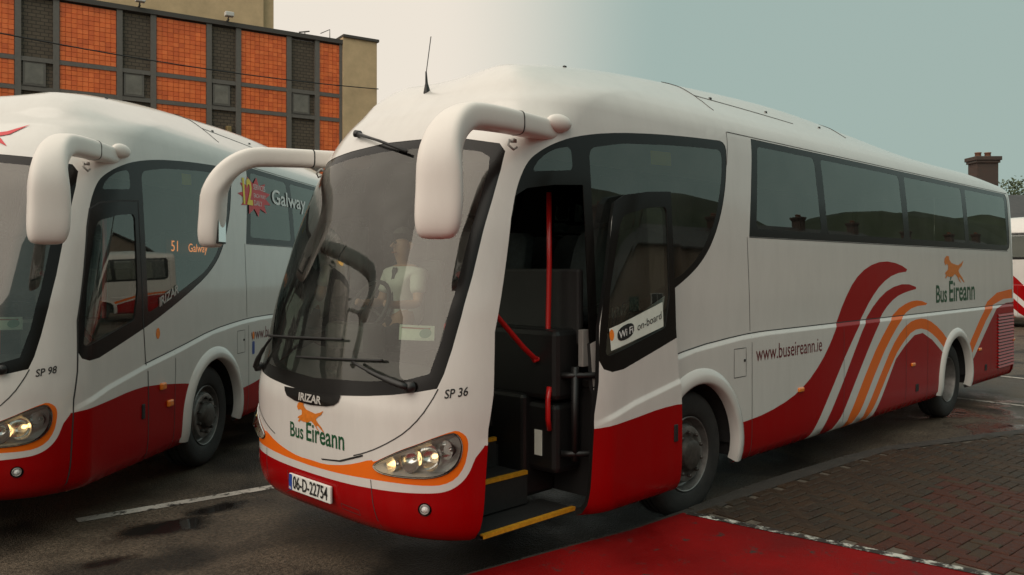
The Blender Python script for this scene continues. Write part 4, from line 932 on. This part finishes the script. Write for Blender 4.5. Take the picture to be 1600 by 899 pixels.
m = MB(); m.box(-14, q_of(431) + .75, 4.2, 11, TOPZ - .09, 15.6); m.box(q_of(431) + .755, q_of(431) + 1.35, 4.6, 10.6, TOPZ - .09, 15.0); m.build('wall', 'beige_render', up); m = MB(); m.box(-14, q_of(431) + .8, 4.15, 11.05, 15.603, 15.72); m.box(q_of(431) + .805, q_of(431) + 1.42, 4.55, 10.65, 15.003, 15.1); m.build('coping', 'dark_coping', up)
def fac(x, y, z): c, s2 = math.cos(FA), math.sin(FA); return (fo[0] + x * c - y * s2, fo[1] + x * s2 + y * c, z)
mat('lamp_white', (.62, .60, .56), .45)
for px, lab in ((217, 'white floodlight on the parapet, left of the two'), (355, 'white floodlight on the parapet, right of the two')):
    f = empty('floodlight', fac(q_of(px), -.02, TOPZ + .163), FA); tag(f, lab, 'floodlight', 'floodlights on the parapet')
    m = MB(); m.box(-.17, .17, -.42, -.16, .12, .30, c=.03); m.build('lamp_head', 'lamp_white', f); m = MB(); m.box(-.03, .03, -.2, .1, 0, .05); m.tube([(0, -.05, .04), (0, -.25, .17)], .025, 6); m.build('bracket', 'dark_coping', f)
f = empty('parapet_bracket', fac(q_of(516), .05, TOPZ + .163), FA); tag(f, 'thin angled metal bracket on the parapet by the beige pier', 'bracket')
m = MB(); m.tube([(0, 0, 0), (0, 0, .38), (-.45, -.1, .12)], .02, 6); m.build('arm', 'dark_coping', f)
f = empty('parapet_bracket', fac(q_of(477), .05, TOPZ + .163), FA); tag(f, 'short metal stub lamp on the parapet above the last dark bay', 'bracket')
m = MB(); m.tube([(-.25, 0, .05), (.2, 0, .16)], .03, 6); m.tube([(0, 0, 0), (0, 0, .12)], .02, 6); m.build('arm', 'dark_coping', f)
f = empty('wall_lamp', fac(q_of(357), -.001, 7.2), FA); tag(f, 'small brass coloured lamp low in a dark bay of the tiled building', 'lamp')
mat('brass', (.28, .19, .08), .5, metal=.3); m = MB(); m.box(-.10, .10, -.12, .11, 0, .55, c=.03); m.tube([(0, -.1, 0), (0, -.1, -.4)], .03, 6); m.build('body', 'brass', f)
# overhead cable fixed to the end of the building
ca_ = Vector(fac(1.66, -.08, 2.06 + (418 - 139) / 1291 * 36.8)); dd = 24.; cb = Vector((*plan((-110 - 800) / 1291 * dd, dd), 2.06 + (418 - 30) / 1291 * dd))
m = MB(); pts = [ca_.lerp(cb, k / 20) - Vector((0, 0, .25 * 4 * (k / 20) * (1 - k / 20))) for k in range(21)]; m.tube(pts, .022, 6); tag(m.build('cable', 'rubber'), 'black overhead cable crossing in front of the orange facade', 'cable')

# ------------------------------------------------------------------ houses: one with a brick chimney behind the coach, a row across the road
mat('slate', (.05, .042, .04), .55, var=.3, vscale=3); mat('house_wall', (.22, .17, .13), .85, var=.12); mat('pot', (.20, .09, .055), .7); mat('door_paint', (.05, .08, .06), .4); mat('frame_white', (.6, .6, .57), .5)
def make_house(loc, rz, label, w=10., dpt=7., eave=3.6, ridge=5.1, chim=(-2.2, 1.6), wall='house_wall', group=None):
    h = empty('house', loc, rz); tag(h, label, 'house', group)
    m = MB(); m.box(-w / 2, w / 2, 0, dpt, 0, eave); m.prism([(0, eave), (dpt, eave), (dpt / 2, ridge - .02)], -w / 2, w / 2, f=lambda a, b_, hh: (hh, a, b_)); m.build('wall', wall, h)
    m = MB(); t_ = .12
    for sgn in (0, 1):
        y0, y1 = ((-.3, dpt / 2) if not sgn else (dpt + .3, dpt / 2)); ze = eave - .3 * (ridge - eave) / (dpt / 2)
        m.prism([(y0, ze), (y1, ridge), (y1, ridge + t_), (y0, ze + t_)], -w / 2 - .15, w / 2 + .15, f=lambda a, b_, hh: (hh, a, b_))
    rf = m.build('roof', 'slate', h)
    cx, ch = chim; m = MB(); m.box(cx - .46, cx + .46, dpt / 2 - .35, dpt / 2 + .35, ridge - .5, ridge + ch - .28); m.box(cx - .52, cx + .52, dpt / 2 - .41, dpt / 2 + .41, ridge + ch - .279, ridge + ch - .17, c=.01); m.box(cx - .57, cx + .57, dpt / 2 - .46, dpt / 2 + .46, ridge + ch - .169, ridge + ch, c=.015); m.build('chimney', 'chimney_brick', rf)
    for dx in (-.22, .2): m = MB(); m.lathe([(.13, 0), (.12, .16), (.14, .17), (.14, .21), (.10, .21), (.10, .05)], 14, 'z', (cx + dx, dpt / 2, ridge + ch)); m.build('chimney_pot', 'pot', rf, True)
    for x in (-w * .32, w * .1, w * .34):
        m = MB(); m.box(x - .6, x + .6, -.03, .05, 1.0, 2.3); wi = m.build('window', 'frame_white', h); m = MB(); m.box(x - .52, x - .03, -.04, -.028, 1.08, 2.22); m.box(x + .03, x + .52, -.04, -.028, 1.08, 2.22); m.build('pane', 'window_dark', wi)
    m = MB(); m.box(-w * .13 - .45, -w * .13 + .45, -.04, .05, 0, 2.05); m.build('door', 'door_paint', h)
    return h
hp = plan((1536 - 800) / 1291. * 36, 36); ha = R(-45)
make_house((hp[0] - (-2.2 * math.cos(ha) - 3.5 * math.sin(ha)), hp[1] - (-2.2 * math.sin(ha) + 3.5 * math.cos(ha)), 0), ha, 'low house with slate roof and brick chimney behind the rear of the coach', chim=(-2.2, 1.75))
h0 = make_house((8, -24, 0), R(180), 'two-storey slate-roofed house in the terrace across the road', w=12, eave=5.3, ridge=7.5, chim=(-4, 1.0), group='houses across the road')
for k in range(1, 9):
    c = copy_tree(h0); c.location = (8 + 12.35 * k, -24 + .4 * math.sin(k * 2.1), .3 * math.sin(k * 1.7) - .3)

# hillside beyond the terrace (out of the picture, mirrored in the coach windows)
mat('hillside', (.028, .038, .018), .9, var=.4, vscale=.08, bump=.6, bscale=.5)
hx = np.linspace(-60, 320, 77); hy = [-34, -38, -44, -52, -60, -75, -100]; hz = [-.5, .22, .52, .85, 1., .95, .4]; Vh = []
for x in hx:
    top = 17.5 + 3.5 * math.sin(x * .031 + 1) + 2.4 * math.sin(x * .083) + 1. * math.sin(x * .21)
    for y, z in zip(hy, hz): Vh.append((x, y + 3 * math.sin(x * .05), max(-.3, z * top + (random.uniform(-.5, .5) if z > .3 else 0))))
m = MB(); m.add(Vh, [(i * 7 + j, (i + 1) * 7 + j, (i + 1) * 7 + j + 1, i * 7 + j + 1) for i in range(76) for j in range(6)]); tag(m.build('hill', 'hillside', smooth=True), 'dark green hillside mirrored in the coach windows', kind='structure')

# tree behind the chimney house
mat('bark', (.05, .035, .025), .9, var=.3); mat('leaf', (.05, .07, .025), .7, var=.4, vscale=3)
def make_tree(loc, h, r, label):
    t = empty('tree', loc); tag(t, label, 'tree'); m = MB(); m.tube([(0, 0, 0), (.05, 0, h * .35), (0, .1, h * .7)], [.22, .16, .05], 8)
    for k in range(9):
        a = k * 2.4; z = h * (.3 + .05 * k); m.tube([(0, 0, z), (r * .5 * math.cos(a), r * .5 * math.sin(a), z + h * .18), (r * .85 * math.cos(a), r * .85 * math.sin(a), z + h * .24)], [.08, .05, .015], 6)
    m.build('trunk', 'bark', t); m = MB(); rg = random.Random(3)
    cl = [(rg.gauss(0, r * .45), rg.gauss(0, r * .45), h * rg.uniform(.42, .98), rg.uniform(.35, .7)) for _ in range(60)]
    for cx, cy, cz, cr in cl:
        for _ in range(45):
            p = Vector((cx + rg.gauss(0, cr * .5), cy + rg.gauss(0, cr * .5), cz + rg.gauss(0, cr * .4))); u = Vector((rg.gauss(0, 1), rg.gauss(0, 1), rg.gauss(0, 1))).normalized(); v = u.orthogonal().normalized(); s3 = rg.uniform(.07, .14)
            m.add([p - u * s3, p + v * s3 * .5, p + u * s3, p - v * s3 * .5], [(0, 1, 2, 3)])
    o = m.build('crown', 'leaf', t, fix=False); o['kind'] = 'stuff'
tp = plan((1612 - 800) / 1291. * 46, 46); make_tree((tp[0], tp[1], 0), 6.9, 2.6, 'leafy tree top showing above the roof at the right edge')

# third coach far right
bus_c = copy_tree(bus_b); bus_c.location = (30.4, -1.6, 0); bus_c.rotation_euler = (0, 0, R(90)); tag(bus_c, 'distant white coach cut off by the right edge', 'bus')

# ------------------------------------------------------------------ print and lamps only the left coach carries
S2 = lambda a, b_: (SX(a, b_), b_)
burst = []
for k in range(22):
    a = 2 * math.pi * k / 22; rr = (1.0 if k % 2 else .62); burst.append((4.02 + .50 * rr * math.cos(a), 2.90 + .24 * rr * math.sin(a)))
bs_ = poly_decal('starburst', burst, S2, 'burst_red', bus_b, .004)
lettering('lettering', '12', MX(3.66, 2.80), 'yellow_text', bs_, .27, bold=.03, off=.008, squash=1.25)
for k, wd in enumerate(('SERVICES', 'EACH WAY', 'DAILY')): lettering('lettering', wd, MX(3.97, 2.985 - k * .095), 'white_text', bs_, (.36, .36, .24)[k], off=.008)
lettering('place_name', 'Galway', MX(4.55, 2.86), 'white_text', bus_b, 1.25, bold=.015, off=.006, squash=.62)
dm = MB(); dm.box(1.95, 2.92, -1.215, -1.16, 2.13, 2.40, c=.008); ds = dm.build('destination_display', 'black_plastic', bus_b)
for wd, x0, wid in (('51', 2.045, .13), ('Galway', 2.39, .41)):
    Vt, Ft, a0, a1 = text2d(wd, 1., .0); kk = wid / (a1 - a0); obj('lettering', mesh('lettering', [(x0 + (a - a0) * kk, -1.2175, 2.215 + b_ * kk * .85) for a, b_ in Vt], Ft, 'led'), ds)
for pts in ([(.40, .0), (.52, .03), (.66, .12), (.55, -.01), (.42, -.05)], [(.44, -.04), (.5, -.06), (.58, -.16), (.50, -.11), (.40, -.06)]):
    poly_decal('star_emblem', [(-a, 3.13 + b_ * .7) for a, b_ in pts], lambda a, b_: (SV(a, b_), b_), 'burst_red', bus_b, .006)
q = on(np.array(float(SV(-.95, 3.0))), np.array(3.0), np.array(.0)); m = MB(); bm = bmesh.new(); bmesh.ops.create_uvsphere(bm, u_segments=16, v_segments=8, radius=1)
for v in bm.verts: v.co = (q[0] + v.co.x * .03 + .0, q[1] + v.co.y * .075, q[2] + v.co.z * .022)
m.bm(bm); m.build('marker_lamp', 'amber_lit', bus_b, True)
poly_decal('sticker', ell(1.69, 1.46, .035, .05, 0, 345, 20), S2, 'amber', bus_b, .003); poly_decal('sticker', rnd([(3.78, 1.05), (3.85, 1.05), (3.85, 1.2), (3.78, 1.2)], .02), S2, 'plate_blue', bus_b, .003); poly_decal('sticker', ell(3.815, 1.27, .03, .045, 0, 345, 20), S2, 'amber', bus_b, .003)
lettering('window_lettering', 'IRIZAR', lambda a, b_: (SX(1.72 + a, 1.70 + b_ + a * .33), 1.70 + b_ + a * .33), 'silver_text', bus_b, .36, bold=.02, off=.004)
for x_, y_ in ((2.25, 2.87),): poly_decal('sticker', [(x_, y_), (x_ + .2, y_ + .01), (x_ + .2, y_ + .12), (x_, y_ + .11)], S2, 'yellow_text', bus_b, -.012)
for x_, y_ in ((2.25, 2.86),): poly_decal('sticker', [(x_, y_), (x_ + .28, y_ + .01), (x_ + .28, y_ + .12), (x_, y_ + .11)], S2, 'yellow_text', bus_a, -.012)

# ------------------------------------------------------------------ driver
def skin_body(name, chain, edges, m_, parent, sub=2, rootv=0):
    me = bpy.data.meshes.new(name); me.from_pydata([c[:3] for c in chain], edges, []); me.materials.append(M[m_]); o = obj(name, me, parent)
    md = o.modifiers.new('skin', 'SKIN'); md.use_smooth_shade = True
    for i, c in enumerate(chain):
        sv = me.skin_vertices[0].data[i]; sv.radius = (c[3], c[4]); sv.use_root = i == rootv
    sb = o.modifiers.new('sub', 'SUBSURF'); sb.levels = sb.render_levels = sub
    return o
person = empty('person', (0, 1.275, 0)); tag(person, 'driver in white short-sleeved shirt and dark tie seated behind the windscreen', 'person')
X0, V0 = 1.22, .55
C = [(X0, V0, 1.53, .13, .15), (X0 + .02, V0, 1.70, .12, .155), (X0 + .01, V0, 1.90, .115, .165), (X0, V0, 2.02, .085, .13), (X0 - .01, V0, 2.08, .05, .055), (X0 - .02, V0, 2.12, .055, .055), (X0 - .03, V0, 2.21, .092, .08), (X0 - .02, V0, 2.31, .075, .07),
     (X0 + .0, V0 - .19, 1.99, .055, .055), (X0 - .06, V0 - .25, 1.76, .045, .045), (X0 - .30, V0 - .20, 1.76, .033, .033), (X0 - .36, V0 - .19, 1.78, .035, .02), (X0 + .0, V0 + .19, 1.99, .055, .055), (X0 - .06, V0 + .25, 1.76, .045, .045), (X0 - .30, V0 + .20, 1.76, .033, .033), (X0 - .36, V0 + .19, 1.78, .035, .02),
     (X0 - .15, V0 - .11, 1.50, .085, .085), (X0 - .45, V0 - .13, 1.50, .06, .06), (X0 - .50, V0 - .13, 1.08, .042, .042), (X0 - .62, V0 - .13, 1.04, .04, .035), (X0 - .15, V0 + .11, 1.50, .085, .085), (X0 - .45, V0 + .13, 1.50, .06, .06), (X0 - .50, V0 + .13, 1.08, .042, .042), (X0 - .62, V0 + .13, 1.04, .04, .035)]
E_ = [(0, 1), (1, 2), (2, 3), (3, 4), (4, 5), (5, 6), (6, 7), (3, 8), (8, 9), (9, 10), (10, 11), (3, 12), (12, 13), (13, 14), (14, 15), (0, 16), (16, 17), (17, 18), (18, 19), (0, 20), (20, 21), (21, 22), (22, 23)]
skin_body('body', C, E_, 'skin', person)
SC = [(X0, V0, 1.55, .145, .168), (X0 + .02, V0, 1.70, .135, .172), (X0 + .01, V0, 1.90, .13, .18), (X0, V0, 2.03, .098, .14), (X0 - .01, V0, 2.085, .06, .065), (X0, V0 - .19, 2.0, .078, .078), (X0 - .05, V0 - .235, 1.83, .07, .07), (X0, V0 + .19, 2.0, .078, .078), (X0 - .05, V0 + .235, 1.83, .07, .07)]
skin_body('shirt', SC, [(0, 1), (1, 2), (2, 3), (3, 4), (3, 5), (5, 6), (3, 7), (7, 8)], 'shirt', person)
skin_body('trousers', [(X0, V0, 1.50, .14, .16), (X0 - .15, V0 - .11, 1.50, .10, .10), (X0 - .46, V0 - .13, 1.50, .076, .076), (X0 - .50, V0 - .13, 1.10, .056, .056), (X0 - .15, V0 + .11, 1.50, .10, .10), (X0 - .46, V0 + .13, 1.50, .076, .076), (X0 - .50, V0 + .13, 1.10, .056, .056)], [(0, 1), (1, 2), (2, 3), (0, 4), (4, 5), (5, 6)], 'trousers', person)
m = MB(); m.prism([(-.02, 2.06), (.02, 2.06), (.028, 2.03), (.018, 2.0), (.035, 1.70), (0, 1.65), (-.035, 1.70), (-.018, 2.0), (-.028, 2.03)], 0, .015, f=lambda a, b_, h_: (X0 - .165 - (2.06 - b_) * .03 + h_ + (b_ - 1.65) * .14, V0 + a, b_)); m.build('tie', 'tie', person)
m = MB(); bm = bmesh.new(); bmesh.ops.create_uvsphere(bm, u_segments=20, v_segments=12, radius=1)
bmesh.ops.delete(bm, geom=[v for v in bm.verts if v.co.z < -.25 or (v.co.x < -.55 and v.co.z < .45)], context='VERTS')
for v in bm.verts: v.co = (X0 - .012 + v.co.x * .108, V0 + v.co.y * .094, 2.285 + v.co.z * .115)
m.bm(bm); m.build('hair', 'hair', person, True, fix=False)
for s in (-1, 1):
    m = MB(); bm = bmesh.new(); bmesh.ops.create_uvsphere(bm, u_segments=10, v_segments=6, radius=.012)
    for v in bm.verts: v.co += Vector((X0 - .118, V0 + s * .032, 2.265))
    m.bm(bm); m.build('eye', 'black_text', person, True)
m = MB(); m.tube([(X0 - .108, V0 - .03, 2.185), (X0 - .116, V0, 2.183), (X0 - .108, V0 + .03, 2.185)], .007, 6); m.build('mouth', 'dog_dark', person, True)
for s in (-1, 1):
    m = MB(); m.tube([(X0 - .01, V0 + s * .082, 2.27), (X0 + .005, V0 + s * .092, 2.25), (X0 - .005, V0 + s * .084, 2.21)], [.012, .018, .010], 8); m.build('ear', 'skin', person, True)
m = MB(); m.tube([(X0 - .112, V0, 2.265), (X0 - .138, V0, 2.235), (X0 - .115, V0, 2.222)], [.008, .014, .008], 8); m.build('nose', 'skin', person, True)
